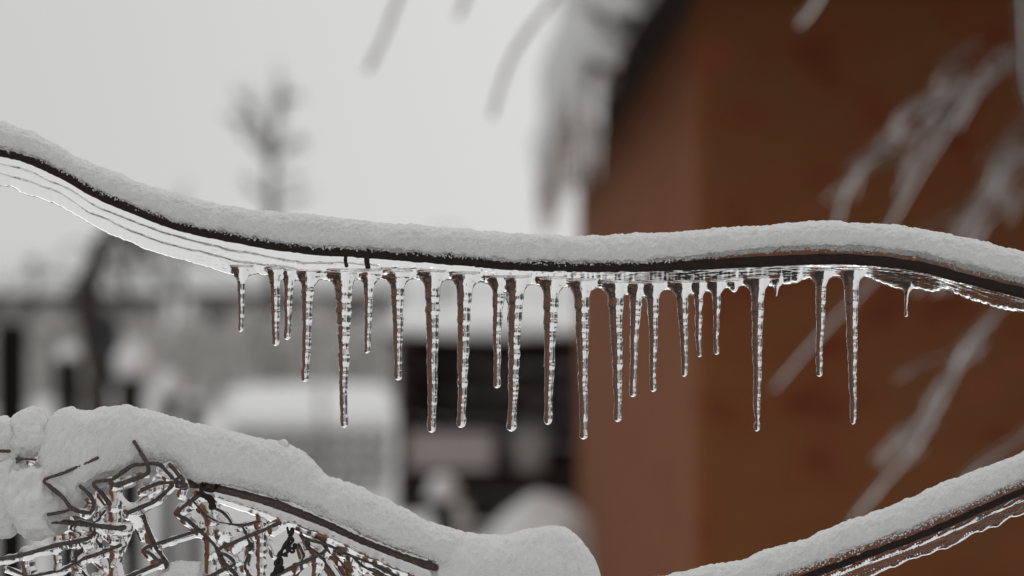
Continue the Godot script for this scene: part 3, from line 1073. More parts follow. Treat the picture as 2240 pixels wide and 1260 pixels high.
func main_house() -> void:
	var near := 5.5
	var far := 15.4
	var wx := 0.358
	var ey := 1.93          # height of the eave
	var ex := 0.19
	var front := 2.9        # how far the roof reaches towards the fence
	var at := Vector3(3.2, 0, CZ - 10.0)
	var t := thing("brown_house", at, "brown walled building with a low snowy roof, filling the right half", "house")
	var mb := MB.new()
	mb.box(Vector3(wx + 0.1, ey * 0.5 + 0.1, CZ - (near + 0.2 + far) * 0.5), Vector3(0.2, ey + 0.2, far - near - 0.2), Basis(), 0.012)
	part(mb, "side_wall", M.wall, t)
	mb = MB.new()
	mb.box(Vector3(wx + 3.1 - 0.003, ey * 0.5 + 0.1, CZ - near - 0.1), Vector3(6.2, ey + 0.2, 0.2), Basis(), 0.012)
	part(mb, "front_wall", M.wall, t)
	mb = MB.new()
	mb.box(Vector3(wx + 3.2, ey * 0.5 + 0.1, CZ - far + 0.1 - 0.15), Vector3(6.3, ey + 0.2, 0.2))
	part(mb, "rear_wall", M.wall, t)
	# soffit, fascia and roof
	mb = MB.new()
	mb.box(Vector3(ex + 3.3, ey + 0.215, CZ - (front + far + 0.7) * 0.5), Vector3(6.6, 0.03, far + 0.7 - front), Basis(), 0.004)
	part(mb, "soffit", M.soffit, t)
	mb = MB.new()
	mb.box(Vector3(ex + 0.02, ey + 0.155, CZ - (front + far + 0.7) * 0.5), Vector3(0.04, 0.088, far + 0.7 - front), Basis(), 0.004)
	part(mb, "fascia", M.soffit, t)
	mb = MB.new()
	var slope := atan2(1.0, 1.9)
	var bs := Basis(Vector3.BACK, slope)
	mb.box(Vector3(ex, ey + 0.27, CZ - (front + far + 0.7) * 0.5) + bs * Vector3(3.6, 0.05, 0), Vector3(7.2, 0.05, far + 0.8 - front), bs, 0.006)
	part(mb, "roof", M.soffit, t)
	# gable triangle above the front wall
	mb = MB.new()
	var gz := CZ - front - 0.2
	mb.face([Vector3(ex + 0.1, ey + 0.24, gz), Vector3(6.6, ey + 0.24, gz), Vector3(6.6, ey + 0.24 + 3.3, gz)], Vector3.BACK)
	mb.face([Vector3(ex + 0.1, ey + 0.24, gz - 0.08), Vector3(6.6, ey + 0.24, gz - 0.08), Vector3(6.6, ey + 0.24 + 3.3, gz - 0.08)], Vector3.FORWARD)
	part(mb, "gable", M.wall, t)
	# snow on the roof, rolled over the eave
	mb = MB.new()
	var prof := PackedVector2Array()
	for p in [[0.20, 0.34], [0.10, 0.255], [0.045, 0.235], [0.012, 0.15], [-0.008, 0.09], [-0.035, 0.10], [-0.05, 0.16], [-0.05, 0.24], [-0.04, 0.31], [-0.01, 0.37], [0.05, 0.43], [0.14, 0.50], [0.4, 0.71], [1.0, 1.03], [2.0, 1.56], [4.0, 2.61], [6.4, 3.87], [6.45, 3.7], [3.0, 1.86], [1.0, 0.80], [0.5, 0.53]]:
		prof.append(Vector2(p[0], p[1]))
	var all := PackedVector3Array()
	var ctr := PackedVector3Array()
	var z := front - 0.06
	while z < far + 0.8:
		ctr.append(Vector3(ex + 0.3, ey + 0.48, CZ - z))
		for p in prof:
			var lip := clampf(1.0 - p.x * 1.2, 0.15, 1.0)
			var d := nz_a.get_noise_2d(z * 90.0, p.y * 80.0) * 0.06 + nz_b.get_noise_2d(z * 60.0, p.y * 60.0) * 0.04
			all.append(Vector3(ex + p.x - d * lip, ey + p.y + d * lip * 0.9, CZ - z))
		z += 0.06
	mb.rings(all, prof.size(), ctr)
	mb.smooth()
	solo(mb, "roof_snow", M.snow, "thick snow sheet on the brown building's roof, rolled over its eave", "snow")
	# icicles along the eave
	var proto: MeshInstance3D = null
	for i in 90:
		var zz := 6.2 + 9.6 * pow((i + 0.5) / 90.0, 1.35) + rng.randf_range(-0.05, 0.05)
		if proto == null:
			mb = MB.new()
			var pts := PackedVector3Array()
			var rr := PackedFloat32Array()
			for k in 15:
				var u := k / 14.0
				pts.append(Vector3(0, -u, 0))
				rr.append((0.024 * (1.0 - u) + 0.004) * (1.0 + 0.12 * sin(k * 1.9)))
			mb.tube(pts, rr, 9)
			proto = MeshInstance3D.new()
			proto.name = numbered("eave_icicle")
			proto.mesh = mb.mesh(Vector3.ZERO)
			proto.material_override = M.ice
			add_child(proto)
			tag(proto, "blurred icicle in the fringe hanging from the brown building's snowy eave", "icicle", "icicles along the brown building's eave")
		var o: Node3D = proto if i == 0 else copy_of(proto, "eave_icicle")
		o.position = Vector3(ex + rng.randf_range(-0.05, 0.0), ey + 0.10, CZ - zz)
		o.scale = Vector3(0.6, rng.randf_range(0.08, 0.2), 0.6) if i % 4 else Vector3(0.75, rng.randf_range(0.18, 0.28), 0.75)
		o.rotation.y = rng.randf() * TAU


func shed() -> void:
	var d := 18.0
	var k := d / F
	var at := Vector3((1050 - 1120) * k, 0, CZ - d)
	var t := thing("wood_shed", at, "small dark open wooden shed with snow on its roof, left of the brown wall", "shed")
	var xl := (868 - 1120) * k
	var xr := (1292 - 1120) * k
	var yt := CH + (630 - 752) * k
	var z0 := CZ - d
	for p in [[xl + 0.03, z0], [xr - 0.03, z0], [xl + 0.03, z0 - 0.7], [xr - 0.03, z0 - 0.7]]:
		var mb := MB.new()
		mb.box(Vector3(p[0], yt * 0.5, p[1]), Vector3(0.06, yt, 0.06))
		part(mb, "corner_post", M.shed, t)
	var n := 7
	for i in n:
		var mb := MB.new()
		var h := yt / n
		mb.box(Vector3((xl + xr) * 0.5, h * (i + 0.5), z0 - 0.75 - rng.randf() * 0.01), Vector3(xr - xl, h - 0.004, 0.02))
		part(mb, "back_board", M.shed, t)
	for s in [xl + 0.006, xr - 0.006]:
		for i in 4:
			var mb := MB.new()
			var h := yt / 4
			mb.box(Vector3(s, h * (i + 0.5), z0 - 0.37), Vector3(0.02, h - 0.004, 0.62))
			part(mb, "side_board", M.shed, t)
	var mb := MB.new()
	mb.box(Vector3((xl + xr) * 0.5 + 0.12, yt - 0.27, z0 + 0.01), Vector3(0.62, 0.05, 0.03), Basis(Vector3.BACK, -0.7 + PI))
	part(mb, "diagonal_brace", M.shed, t)
	mb = MB.new()
	mb.box(Vector3((xl + xr) * 0.5, yt + 0.03, z0 - 0.35), Vector3(xr - xl + 0.16, 0.05, 0.95))
	part(mb, "roof", M.shed, t)
	mb = MB.new()
	mb.box(Vector3((xl + xr) * 0.5, CH + (630 - 1040) * k, z0 - 0.3), Vector3(xr - xl - 0.08, 0.04, 0.6))
	part(mb, "shelf", M.shed, t)
	mb = snow_dome(Vector3((xl + xr) * 0.5, yt + 0.065, z0 - 0.33), Vector3((xr - xl) * 0.5 + 0.12, 0.185, 0.55), 3.0, 0.03)
	solo(mb, "roof_snow", M.slab, "rounded snow cap on the roof of the small dark shed", "snow")
	# a pale crate and a grey bucket inside
	var bx := (980 - 1120) * k
	var by := CH + (630 - 1036) * k + 0.02
	var c := thing("crate", Vector3(bx, by, z0 - 0.1), "pale pinkish crate standing on the shelf inside the dark shed", "crate")
	for i in 3:
		mb = MB.new()
		mb.box(Vector3(bx, by + 0.04 + i * 0.077, z0 - 0.02), Vector3(0.57, 0.07, 0.015))
		part(mb, "slat", M.board, c)
	for s in [-1, 1]:
		mb = MB.new()
		mb.box(Vector3(bx + s * 0.277, by + 0.115, z0 - 0.18), Vector3(0.015, 0.23, 0.30))
		part(mb, "end_board", M.board, c)
	mb = MB.new()
	mb.box(Vector3(bx, by + 0.228, z0 - 0.18), Vector3(0.575, 0.012, 0.31))
	part(mb, "lid", M.board, c)
	bx = (1158 - 1120) * k
	var bk := thing("bucket", Vector3(bx, by, z0 - 0.12), "grey round bucket on the shed's shelf, right of the pale crate", "bucket")
	mb = MB.new()
	mb.tube(PackedVector3Array([Vector3(bx, by, z0 - 0.12), Vector3(bx, by + 0.2, z0 - 0.12), Vector3(bx, by + 0.235, z0 - 0.12)]), PackedFloat32Array([0.1, 0.13, 0.135]), 20)
	part(mb, "pail", M.zinc, bk)
	mb = MB.new()
	var hp := PackedVector3Array()
	for i in 13:
		var q := PI * i / 12
		hp.append(Vector3(bx + cos(q) * 0.132, by + 0.22 + sin(q) * 0.05, z0 - 0.05))
	mb.tube(hp, PackedFloat32Array([0.005, 0.005, 0.005, 0.005, 0.005, 0.005, 0.005, 0.005, 0.005, 0.005, 0.005, 0.005, 0.005]), 6)
	part(mb, "handle", M.zinc, bk)


func garden_things() -> void:
	var mb: MB
	# snow capped lantern post
	var d := 12.0
	var p := B(970, 1110, d)
	var t := thing("lantern_post", Vector3(p.x, 0, p.z), "short dark lantern post under a round snow cap, before the shed", "lantern")
	mb = MB.new()
	mb.tube(PackedVector3Array([Vector3(p.x, 0, p.z), Vector3(p.x, p.y - 0.1, p.z)]), PackedFloat32Array([0.025, 0.022]), 12)
	part(mb, "post", M.post, t)
	mb = MB.new()
	mb.box(Vector3(p.x, p.y - 0.04, p.z), Vector3(0.09, 0.12, 0.09))
	part(mb, "lamp_housing", M.post, t)
	mb = MB.new()
	mb.box(Vector3(p.x, p.y + 0.03, p.z), Vector3(0.125, 0.02, 0.125))
	part(mb, "lamp_roof", M.post, t)
	solo(snow_dome(Vector3(p.x, p.y + 0.042, p.z), Vector3(0.072, 0.10, 0.072), 5.0, 0.01), "snow_clump", M.slab, "egg shaped snow cap on the dark lantern post", "snow")
	p = B(1008, 1128, 12.3)
	t = thing("snowy_shrub", Vector3(p.x, 0, p.z), "small shrub bent under snow just right of the lantern post", "shrub")
	mb = snow_dome(Vector3(p.x, p.y - 0.05, p.z), Vector3(0.05, 0.10, 0.06), 8.0, 0.02)
	part(mb, "snow_load", M.snow, t)
	mb = MB.new()
	for i in 9:
		mb.tube(PackedVector3Array([Vector3(p.x, 0, p.z), Vector3(p.x + rng.randf_range(-0.06, 0.06), p.y - 0.05, p.z + rng.randf_range(-0.06, 0.06))]), PackedFloat32Array([0.006, 0.004]), 5)
	part(mb, "stems", M.twig, t)
	# snow heaps by the wall and in front of the shed
	p = B(1195, 1088, 13.0)
	solo(snow_dome(Vector3(p.x + 0.01, 0.0, p.z), Vector3(0.36, p.y, 0.5), 12.0, 0.05), "snow_heap", M.slab, "tall rounded snow heap at the foot of the brown side wall", "snow")
	p = B(905, 1120, 15.0)
	solo(snow_dome(Vector3(p.x, 0.0, p.z), Vector3(0.32, p.y, 0.4), 16.0, 0.05), "snow_heap", M.slab, "low snow heap left of the lantern post, before the shed", "snow")
	p = B(1090, 1180, 13.5)
	solo(snow_dome(Vector3(p.x, 0.0, p.z), Vector3(0.3, p.y, 0.4), 19.0, 0.05), "snow_heap", M.slab, "low snow heap between the lantern post and the tall heap", "snow")
	# woodpile under snow
	d = 22.0
	var k := d / F
	var xl := (490 - 1120) * k
	var xr := (862 - 1120) * k
	var yt := CH + (630 - 938) * k
	t = thing("woodpile", Vector3((xl + xr) * 0.5, 0, CZ - d), "low pale stack of logs under a thick white layer of snow", "woodpile")
	var rows := 4
	for r in rows:
		var h := yt / rows
		var n := int((xr - xl) / h)
		for i in n:
			mb = MB.new()
			var c := Vector3(xl + (i + 0.5 + (0.25 if r % 2 else -0.05)) * (xr - xl) / (n + 0.3), h * (r + 0.5), CZ - d)
			var w := h * rng.randf_range(0.42, 0.5)
			mb.tube(PackedVector3Array([c + Vector3(0, 0, rng.randf_range(0.0, 0.06)), c + Vector3(0, 0, -0.4)]), PackedFloat32Array([w, w]), 10)
			part(mb, "log", M.log, t)
	var sc := Vector3((xl + xr) * 0.5, yt + 0.14, CZ - d - 0.12)
	mb = snow_dome(Vector3.ZERO, Vector3((xr - xl) * 0.485, 0.10, 0.25), 24.0, 0.015, 0.35)
	var tip := Basis(Vector3.RIGHT, 0.6)
	for i in mb.v.size():
		mb.v[i] = sc + tip * mb.v[i]
		mb.n[i] = tip * mb.n[i]
	solo(mb, "snow_slab", M.slab, "broad white slab of snow lying on the stacked logs", "snow")
	p = B(702, 1000, 16.0)
	var top := B(702, 838, 16.0)
	mb = MB.new()
	mb.tube(PackedVector3Array([Vector3(p.x, 0, p.z), Vector3(top.x, top.y, p.z)]), PackedFloat32Array([0.016, 0.014]), 8)
	solo(mb, "garden_stake", M.zinc, "thin grey stake standing before the snowy woodpile", "stake")
	# dark fence posts
	var posts := [[25, 706, 9.0, 62, 0, "tallest and thickest black post, nearest the left edge"], [149, 780, 10.0, 48, 1, "black post second from the left edge, shorter and thinner"], [290, 812, 11.0, 44, 2, "dark post with a round pale snow cap behind the lower snow ridge"], [369, 858, 12.0, 33, 2, "slim dark post with a faint snow cap, right of the round capped one"], [424, 876, 13.0, 34, 1, "lowest dark post, rightmost of the row before the woodpile"]]
	for e in posts:
		p = B(e[0], e[1], e[2])
		var w: float = e[3] * e[2] / F
		t = thing("fence_post", Vector3(p.x, 0, p.z), e[5], "post", "dark wooden posts at lower left")
		mb = MB.new()
		mb.box(Vector3(p.x, p.y * 0.5, p.z), Vector3(w, p.y, w), Basis(), w * 0.12)
		part(mb, "shaft", M.post, t)
		if e[4] > 0:
			solo(snow_dome(Vector3(p.x, p.y, p.z), Vector3(w * (0.9 if e[4] == 2 else 0.55), w * (1.5 if e[4] == 2 else 0.5), w * 0.8), e[0], 0.01), "snow_clump", M.slab, {149: "thin snow cap on the second black post from the left", 290: "round pale snow cap on the middle dark post", 369: "small snow cap on the slim fourth post", 424: "flat snow cap on the lowest, rightmost dark post"}[e[0]], "snow")
	# rain barrel
	p = B(226, 690, 17.0)
	t = thing("rain_barrel", Vector3(p.x, 0, p.z), "dark bluish barrel on a stand, behind the drooping dark tree", "barrel")
	var q := B(226, 832, 17.0)
	mb = MB.new()
	var hh := p.y - q.y
	mb.tube(PackedVector3Array([q, q + Vector3(0, hh * 0.25, 0), q + Vector3(0, hh * 0.5, 0), q + Vector3(0, hh * 0.75, 0), q + Vector3(0, hh, 0)]), PackedFloat32Array([0.085, 0.105, 0.112, 0.105, 0.085]), 20)
	part(mb, "barrel_body", M.barrel, t)
	for u in [0.25, 0.75]:
		mb = MB.new()
		mb.tube(PackedVector3Array([q + Vector3(0, hh * u - 0.01, 0), q + Vector3(0, hh * u + 0.01, 0)]), PackedFloat32Array([0.108, 0.108]), 20)
		part(mb, "hoop", M.post, t)
	mb = MB.new()
	mb.box(Vector3(q.x, q.y - 0.02, q.z), Vector3(0.24, 0.03, 0.24))
	part(mb, "stand_top", M.twig, t)
	for s in [[-1, -1], [1, -1], [1, 1], [-1, 1]]:
		mb = MB.new()
		mb.box(Vector3(q.x + s[0] * 0.1, (q.y - 0.037) * 0.5, q.z + s[1] * 0.1), Vector3(0.025, q.y - 0.037, 0.025))
		part(mb, "stand_leg", M.twig, t)
	# drooping tree
	var base := B(214, 900, 13.0)
	t = thing("drooping_tree", Vector3(base.x, 0, base.z), "dark young tree bowed over by ice behind the left end of the wire", "tree")
	mb = MB.new()
	var z := base.z
	var path := [[216, 1000], [222, 880], [206, 790], [190, 700], [192, 620], [206, 555], [236, 505], [276, 492], [310, 530]]
	var pts := PackedVector3Array()
	var rr := PackedFloat32Array()
	pts.append(Vector3(B(216, 1000, 13.0).x, 0, z))
	rr.append(0.055)
	for i in path.size():
		pts.append(B(path[i][0], path[i][1], 13.0))
		rr.append(lerpf(0.052, 0.022, float(i) / path.size()))
	mb.tube(pts, rr, 10)
	part(mb, "trunk", M.bark, t)
	mb = MB.new()
	for i in 26:
		var from := pts[rng.randi_range(5, 9)]
		var len := rng.randf_range(0.2, 0.55)
		grow(mb, from, Vector3(rng.randf_range(-0.5, 1.0), rng.randf_range(-0.6, 0.5), rng.randf_range(-0.6, 0.6)), len, 0.008, 1, 0.5, 3, 1.6)
	part(mb, "twigs", M.bark, t, "stuff")
	mb = MB.new()
	for e in [[236, 505, 285, 545, 272, 640], [225, 530, 205, 600, 215, 700], [270, 494, 330, 540, 336, 620]]:
		mb.tube(PackedVector3Array([B(e[0], e[1], 13.0), B((e[0] + e[2]) * 0.5 + 8, (e[1] + e[3]) * 0.5 - 10, 12.95), B(e[2], e[3], 12.9), B(e[4], e[5], 12.85)]), PackedFloat32Array([0.028, 0.027, 0.022, 0.012]), 8)
	part(mb, "drooping_boughs", M.bark, t)


func far_things() -> void:
	var mb: MB
	# frosted shrubs in front of the far houses
	var looks := [[-40, 690, "tall frosted shrub at the left edge behind the black posts"], [120, 668, "frosted shrub behind the two leftmost black posts"], [270, 676, "frosted shrub right behind the dark drooping tree"], [420, 672, "grey frosted shrub left of the woodpile, below the wide ice sheet"], [560, 664, "large frosted shrub behind the three leftmost icicles"], [690, 655, "tall frosted shrub behind the widest icicle"], [815, 672, "frosted shrub left of the dark shed, behind the seventh icicle"], [930, 690, "frosted shrub rising behind the snowy shed roof"]]
	for i in looks.size():
		var e = looks[i]
		var d := 38.0 + (i % 3) * 2.5
		var p := B(e[0], e[1], d)
		bush("frosted_shrub", Vector3(p.x, -0.02, p.z), 1.35, p.y * 1.02, 1.1, 750, e[2], "shrub", "frosted shrubs across the middle distance", 0.85, 0.013)
	# low houses beyond
	for e in [[-90, 345, 592, 650, 105.0, "left one of two far low buildings under a wide snowy roof"], [395, 872, 598, 646, 100.0, "right one of two far low buildings, its snowy roof behind the leftmost icicles"]]:
		var d: float = e[4]
		var k := d / F
		var a := B(e[0], e[3], d)
		var b := B(e[1], e[3], d)
		var ridge: float = CH + (630 - e[2]) * k
		var t := thing("far_house", Vector3((a.x + b.x) * 0.5, -2.7, a.z - 3.0), e[5], "house", "far low buildings with snowy roofs")
		mb = MB.new()
		mb.box(Vector3((a.x + b.x) * 0.5, (a.y - 2.7) * 0.5, a.z - 3.0), Vector3(b.x - a.x - 0.6, a.y + 2.7, 5.4))
		part(mb, "walls", M.house, t)
		mb = MB.new()
		mb.box(Vector3((a.x + b.x) * 0.5, a.y + 0.02, a.z - 3.0), Vector3(b.x - a.x, 0.22, 6.4))
		part(mb, "eave_board", M.eave, t)
		mb = MB.new()
		var xl := a.x - 0.05
		var xr := b.x + 0.05
		var zf := a.z + 0.3
		var zb := a.z - 6.3
		var zm := a.z - 3.0
		var y0 := a.y + 0.14
		for s in [[zf, 1.0], [zb, -1.0]]:
			mb.face([Vector3(xl, y0, s[0]), Vector3(xr, y0, s[0]), Vector3(xr - 0.4, ridge, zm), Vector3(xl + 0.4, ridge, zm)], Vector3(0, 1, s[1] * 0.3).normalized())
		mb.face([Vector3(xl, y0, zf), Vector3(xl, y0, zb), Vector3(xl + 0.4, ridge, zm)], Vector3.LEFT)
		mb.face([Vector3(xr, y0, zf), Vector3(xr, y0, zb), Vector3(xr - 0.4, ridge, zm)], Vector3.RIGHT)
		mb.face([Vector3(xl, y0, zf), Vector3(xr, y0, zf), Vector3(xr, y0, zb), Vector3(xl, y0, zb)], Vector3.DOWN)
		part(mb, "snowy_roof", M.far_snow, t)
		for i in 4:
			mb = MB.new()
			var wx := lerpf(a.x, b.x, (i + 0.7) / 4.6)
			mb.box(Vector3(wx, a.y - 1.0, a.z - 0.29), Vector3(0.9, 1.0, 0.06))
			var w := part(mb, "window", M.eave, t)
			mb = MB.new()
			mb.box(Vector3(wx, a.y - 1.0, a.z - 0.262), Vector3(0.75, 0.85, 0.02))
			part(mb, "pane", M.glass, w)
	# far trees
	for e in [[595, 170, 90.0, 0, "bare distant tree with a forked crown rising above the left wire"], [392, 396, 95.0, 1, "tip of a far tree barely showing above the left snow ridge"], [972, 462, 100.0, 1, "pale treetop just above the snow ridge left of the brown building"], [75, 540, 92.0, 2, "tiny round topped far tree at the left edge below the ice"]]:
		var d: float = e[2]
		var top := B(e[0], e[1], d)
		var foot := Vector3(top.x, -2.7, top.z)
		var h := top.y + 2.7
		var t := thing("far_tree", foot, e[4], "tree", "trees in the far distance")
		var trunk := MB.new()
		var crown := MB.new()
		if e[3] == 0:
			trunk.tube(PackedVector3Array([foot, foot + Vector3(0.05, h * 0.4, 0), foot + Vector3(-0.02, h * 0.62, 0), foot + Vector3(0.03, h * 0.80, 0)]), PackedFloat32Array([0.25, 0.2, 0.16, 0.1]), 8)
			var k := d / F
			for q in [[595, 335, 540, 232, 0.15], [562, 275, 505, 252, 0.10], [595, 320, 622, 168, 0.14], [612, 225, 655, 212, 0.10], [598, 345, 662, 300, 0.11], [592, 350, 532, 292, 0.11], [608, 250, 590, 215, 0.08], [595, 450, 668, 425, 0.11], [592, 440, 540, 405, 0.10], [596, 400, 640, 385, 0.08]]:
				var from := Vector3((q[0] - 1120) * k, CH + (630 - q[1]) * k, foot.z)
				var tip := Vector3((q[2] - 1120) * k, CH + (630 - q[3]) * k, foot.z + rng.randf_range(-0.6, 0.6))
				grow(crown, from, tip - from, (tip - from).length(), q[4], 2, 0.30, 5, 0.0)
		else:
			var lolly: bool = e[3] == 2
			trunk.tube(PackedVector3Array([foot, foot + Vector3(0, h * 0.85, 0)]), PackedFloat32Array([0.1 if lolly else 0.14, 0.04]), 7)
			for i in 24:
				grow(crown, foot + Vector3(0, h * (rng.randf_range(0.86, 0.9) if lolly else rng.randf_range(0.5, 0.95)), 0), Vector3(rng.randf_range(-1, 1), rng.randf_range(-0.5, 1.0), rng.randf_range(-1, 1)), 0.33 if lolly else h * rng.randf_range(0.06, 0.13), 0.03 if lolly else 0.025, 1, 0.5, 5, 0.0)
		part(trunk, "trunk", M.bark, t)
		part(crown, "crown", M.far_twig, t, "stuff")


func conifers() -> void:   # the tree belt that closes the garden on the left; it shows in the ice
	var t: Node3D = null
	for i in 16:
		var at := Vector3(-5.2 - i * 0.35 + rng.randf_range(-0.3, 0.3), 0, CZ - 18.0 + i * 1.05)
		var o: Node3D = t
		if t == null:
			t = thing("dark_conifer", at, "dark evergreen in the belt of trees left of the garden", "tree", "dark evergreens left of the garden")
			o = t
			var mb := MB.new()
			mb.tube(PackedVector3Array([at, at + Vector3(0, 3.2, 0)]), PackedFloat32Array([0.08, 0.02]), 7)
			part(mb, "trunk", M.bark, t)
			mb = MB.new()
			for k in 420:
				var u := pow(rng.randf(), 0.8)
				var th := rng.randf() * TAU
				var from := at + Vector3(0, 0.15 + 3.0 * u, 0)
				var reach := 0.9 * (1.0 - u) + 0.1
				mb.tube(PackedVector3Array([from, from + Vector3(cos(th) * reach * 0.6, -0.05, sin(th) * reach * 0.6), from + Vector3(cos(th) * reach, -0.2 * reach - 0.05, sin(th) * reach)]), PackedFloat32Array([0.035, 0.05, 0.015]), 4)
			part(mb, "boughs", M.conifer, t, "stuff")
		else:
			o = copy_of(t, "dark_conifer")
		o.position = at
		o.rotation.y = i * 1.7
		o.scale = Vector3.ONE * rng.randf_range(0.75, 1.2)


# ---------------------------------------------------------------- iced twigs hanging in front of the building
func iced_twig(parent: Node3D, flat: Array, r0: float, r1: float) -> void:   # flat: px, py, depth triples
	var pts := PackedVector3Array()
	var c := Curve3D.new()
	c.bake_interval = 0.012
	var raw: Array[Vector3] = []
	for i in range(0, flat.size(), 3):
		raw.append(B(flat[i], flat[i + 1], flat[i + 2]))
	for i in raw.size():
		var tan := (raw[mini(i + 1, raw.size() - 1)] - raw[maxi(i - 1, 0)]) * 0.16
		c.add_point(raw[i], -tan, tan)
	pts = c.get_baked_points()
	var ra := PackedFloat32Array()
	var rb := PackedFloat32Array()
	for i in pts.size():
		var u := float(i) / (pts.size() - 1)
		var r := lerpf(r0, r1, u)
		ra.append(r * 0.27)
		rb.append(r * (1.0 + 0.22 * nz_b.get_noise_1d(i * 9.0)))
	var wood := MB.new()
	wood.tube(pts, ra, 7)
	var w := part(wood, "twig", M.bark, parent)
	var ice := MB.new()
	ice.tube(pts, rb, 12)
	part(ice, "ice_coat", M.ice, w)


func hanging_twigs() -> void:
	var d := 2.3
	var t := thing("iced_branch", B(2330, -60, d), "blurred ice coated branch with drooping twigs before the brown wall, upper right", "branch")
	for e in [
		[[2420, -60, d, 2240, 110, d, 2120, 205, d, 2000, 285, d, 1900, 350, d, 1852, 410, d, 1828, 490, d], 0.0085, 0.006],
		[[2120, 205, d, 2040, 330, d, 1990, 410, d, 1930, 520, d], 0.007, 0.005],
		[[2420, 40, d, 2250, 330, d, 2160, 430, d, 2085, 560, d, 2040, 640, d], 0.008, 0.006],
		[[2230, -40, d, 2236, 110, d, 2244, 200, d, 2300, 330, d], 0.009, 0.009],
		[[2000, 285, d, 1920, 330, d, 1850, 365, d], 0.006, 0.005],
		[[2160, 430, d, 2110, 480, d, 2000, 640, d], 0.006, 0.005]]:
		iced_twig(t, e[0], e[1] * 0.36, e[2] * 0.36)
	for i in 34:
		var u := rng.randf()
		var from := Vector2(2230, 100).lerp(Vector2(1930, 330), u) if i % 2 else Vector2(2300, 240).lerp(Vector2(2110, 520), u)
		from += Vector2(rng.randfn(0, 25), rng.randfn(0, 25))
		var dr := Vector2(-1.0, rng.randf_range(0.4, 1.9)).normalized() * rng.randf_range(80, 210)
		var q := d + rng.randf_range(-0.2, 0.5)
		var mid := from + dr * 0.5 + Vector2(-12, -10)
		iced_twig(t, [from.x, from.y, q, mid.x, mid.y, q, from.x + dr.x, from.y + dr.y, q], rng.randf_range(0.0018, 0.003), 0.0016)
	t = thing("iced_branch", B(2300, 560, d), "blurred ice coated twig slanting down behind the rightmost icicle, before the brown wall", "branch")
	for e in [
		[[2320, 560, d, 2180, 680, d, 2100, 770, d, 2062, 860, d, 1995, 980, d, 1900, 1090, d, 1856, 1150, d], 0.0075, 0.0055],
		[[2100, 770, d, 2010, 800, d, 1960, 830, d], 0.005, 0.004]]:
		iced_twig(t, e[0], e[1] * 0.34, e[2] * 0.34)
	for i in 16:
		var u := rng.randf()
		var from := Vector2(2180, 680).lerp(Vector2(1990, 985), u) + Vector2(rng.randfn(0, 12), rng.randfn(0, 12))
		var dr := Vector2(-1.0, rng.randf_range(0.5, 2.2)).normalized() * rng.randf_range(70, 170)
		var q := d + rng.randf_range(-0.1, 0.4)
		iced_twig(t, [from.x, from.y, q, from.x + dr.x * 0.5 - 10, from.y + dr.y * 0.5 - 8, q, from.x + dr.x, from.y + dr.y, q], rng.randf_range(0.0015, 0.0024), 0.0013)
	t = thing("iced_branch", B(1960, 600, d), "faint blurred iced twig between the two long right icicles, before the brown wall", "branch")
	iced_twig(t, [1960, 560, d, 1860, 660, d, 1780, 745, d, 1690, 850, d], 0.0017, 0.0014)
	t = thing("iced_branch", B(2350, 860, d), "blurred iced twig above the lower right snow ridge at the right edge", "branch")
	iced_twig(t, [2360, 860, d, 2240, 950, d, 2140, 1020, d, 2100, 1060, d], 0.0032, 0.0024)
	var ds := 2.6
	for e in [[[905, -90, ds, 872, 0, ds, 842, 80, ds, 806, 156, ds], "blurred icy twig tip hanging into the pale sky, left one of the top edge"], [[1035, -80, ds, 1020, 0, ds, 1002, 38, ds], "shortest blurred icy twig tip, barely dipping into the sky at the top edge"], [[1280, -80, ds, 1195, 20, ds, 1130, 110, ds, 1100, 180, ds, 1078, 256, ds], "longest blurred icy twig in the sky, left of the snowy eave"], [[1820, -90, d, 1785, 0, d, 1745, 52, d], "short pale blurred twig tip at the top edge before the brown wall"]]:
		t = thing("iced_twig", B(e[0][0], e[0][1], e[0][2]), e[1], "twig", "icy twig tips hanging from above")
		iced_twig(t, e[0], 0.0034, 0.0028)


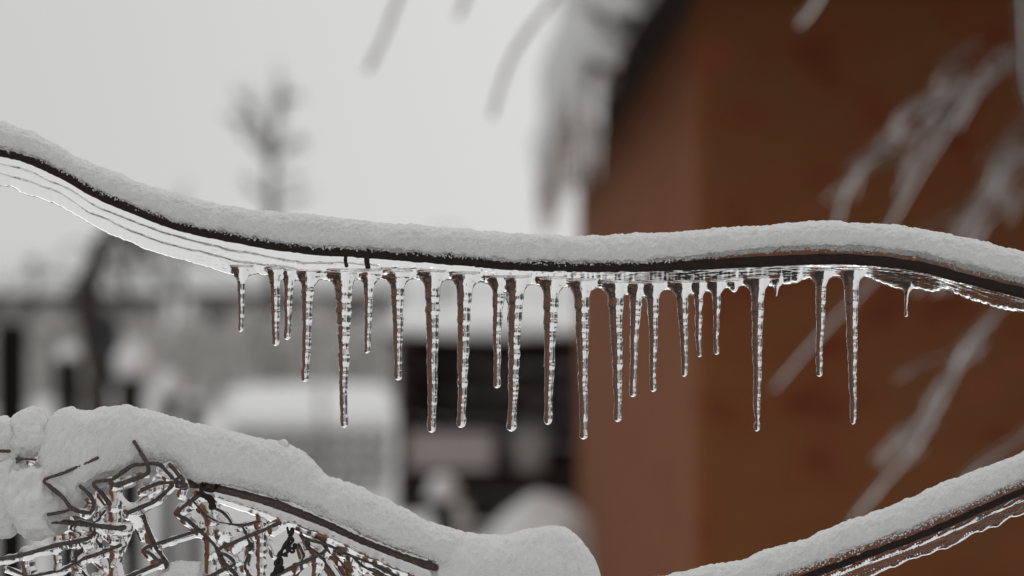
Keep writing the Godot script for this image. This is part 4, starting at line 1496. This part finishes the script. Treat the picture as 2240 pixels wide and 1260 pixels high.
# ----------------------------------------------------------------
func _ready() -> void:
	var cam := Camera3D.new()
	cam.name = "camera"
	cam.position = Vector3(0, CH, CZ)
	cam.keep_aspect = Camera3D.KEEP_HEIGHT
	var lens := CameraAttributesPhysical.new()
	lens.frustum_focal_length = 12.0 / (630.0 / F)
	lens.frustum_focus_distance = CZ - 0.002
	lens.frustum_near = 0.05
	lens.frustum_far = 4000.0
	lens.exposure_aperture = lens.frustum_focal_length / 7.6
	cam.attributes = lens
	add_child(cam)
	cam.current = true

	var we := WorldEnvironment.new()
	we.name = "overcast_day"
	var env := Environment.new()
	env.background_mode = Environment.BG_SKY
	env.tonemap_mode = Environment.TONE_MAPPER_LINEAR
	env.tonemap_exposure = 1.0
	env.sdfgi_enabled = true
	env.ssao_enabled = true
	env.ssil_enabled = true
	var sky := Sky.new()
	var sm := ProceduralSkyMaterial.new()
	sm.sky_horizon_color = lin(Color(0.545, 0.545, 0.54))
	sm.sky_top_color = lin(Color(0.72, 0.72, 0.72))
	sm.sky_curve = 0.5
	sm.ground_horizon_color = lin(Color(0.45, 0.45, 0.45))
	sm.ground_bottom_color = lin(Color(0.40, 0.40, 0.40))
	# thin bright cloud over the house side of the sky, veiled elsewhere
	var cover := Image.create(512, 256, false, Image.FORMAT_RGBAF)
	var cloud := noise(0.02, 4, 77)
	for cx in 512:
		for cy in 256:
			var az := (cx / 512.0) * 360.0
			if az > 180.0:
				az -= 360.0
			var el := 90.0 - cy / 256.0 * 180.0
			var q := pow((az - 6.0) / 14.0, 2.0) + pow((el - 4.0) / 16.0, 2.0)
			var a := 0.13 * exp(-q) + 0.02 * cloud.get_noise_2d(sin(deg_to_rad(az)) * 90.0, cy * 1.5)
			cover.set_pixel(cx, cy, Color(1, 1, 0.99, clampf(a + 0.02, 0.0, 1.0)))
	sm.sky_cover = ImageTexture.create_from_image(cover)
	sky.sky_material = sm
	env.sky = sky
	we.environment = env
	add_child(we)

	var sun := DirectionalLight3D.new()
	sun.name = "veiled_sun"
	sun.light_energy = 0.15
	sun.light_color = Color(1.0, 0.98, 0.95)
	sun.light_angular_distance = 50.0
	sun.shadow_enabled = true
	sun.rotation_degrees = Vector3(-50, 160, 0)
	sun.sky_mode = DirectionalLight3D.SKY_MODE_LIGHT_ONLY
	add_child(sun)

	rng.seed = 20240
	nz_a = noise(0.018, 2, 1)
	nz_b = noise(0.06, 2, 2)
	nz_c = noise(0.15, 2, 3)
	materials()
	ground()
	main_house()
	shed()
	garden_things()
	far_things()
	conifers()
	hanging_twigs()
	upper_wire()
	lower_right_wire()
	lower_left()
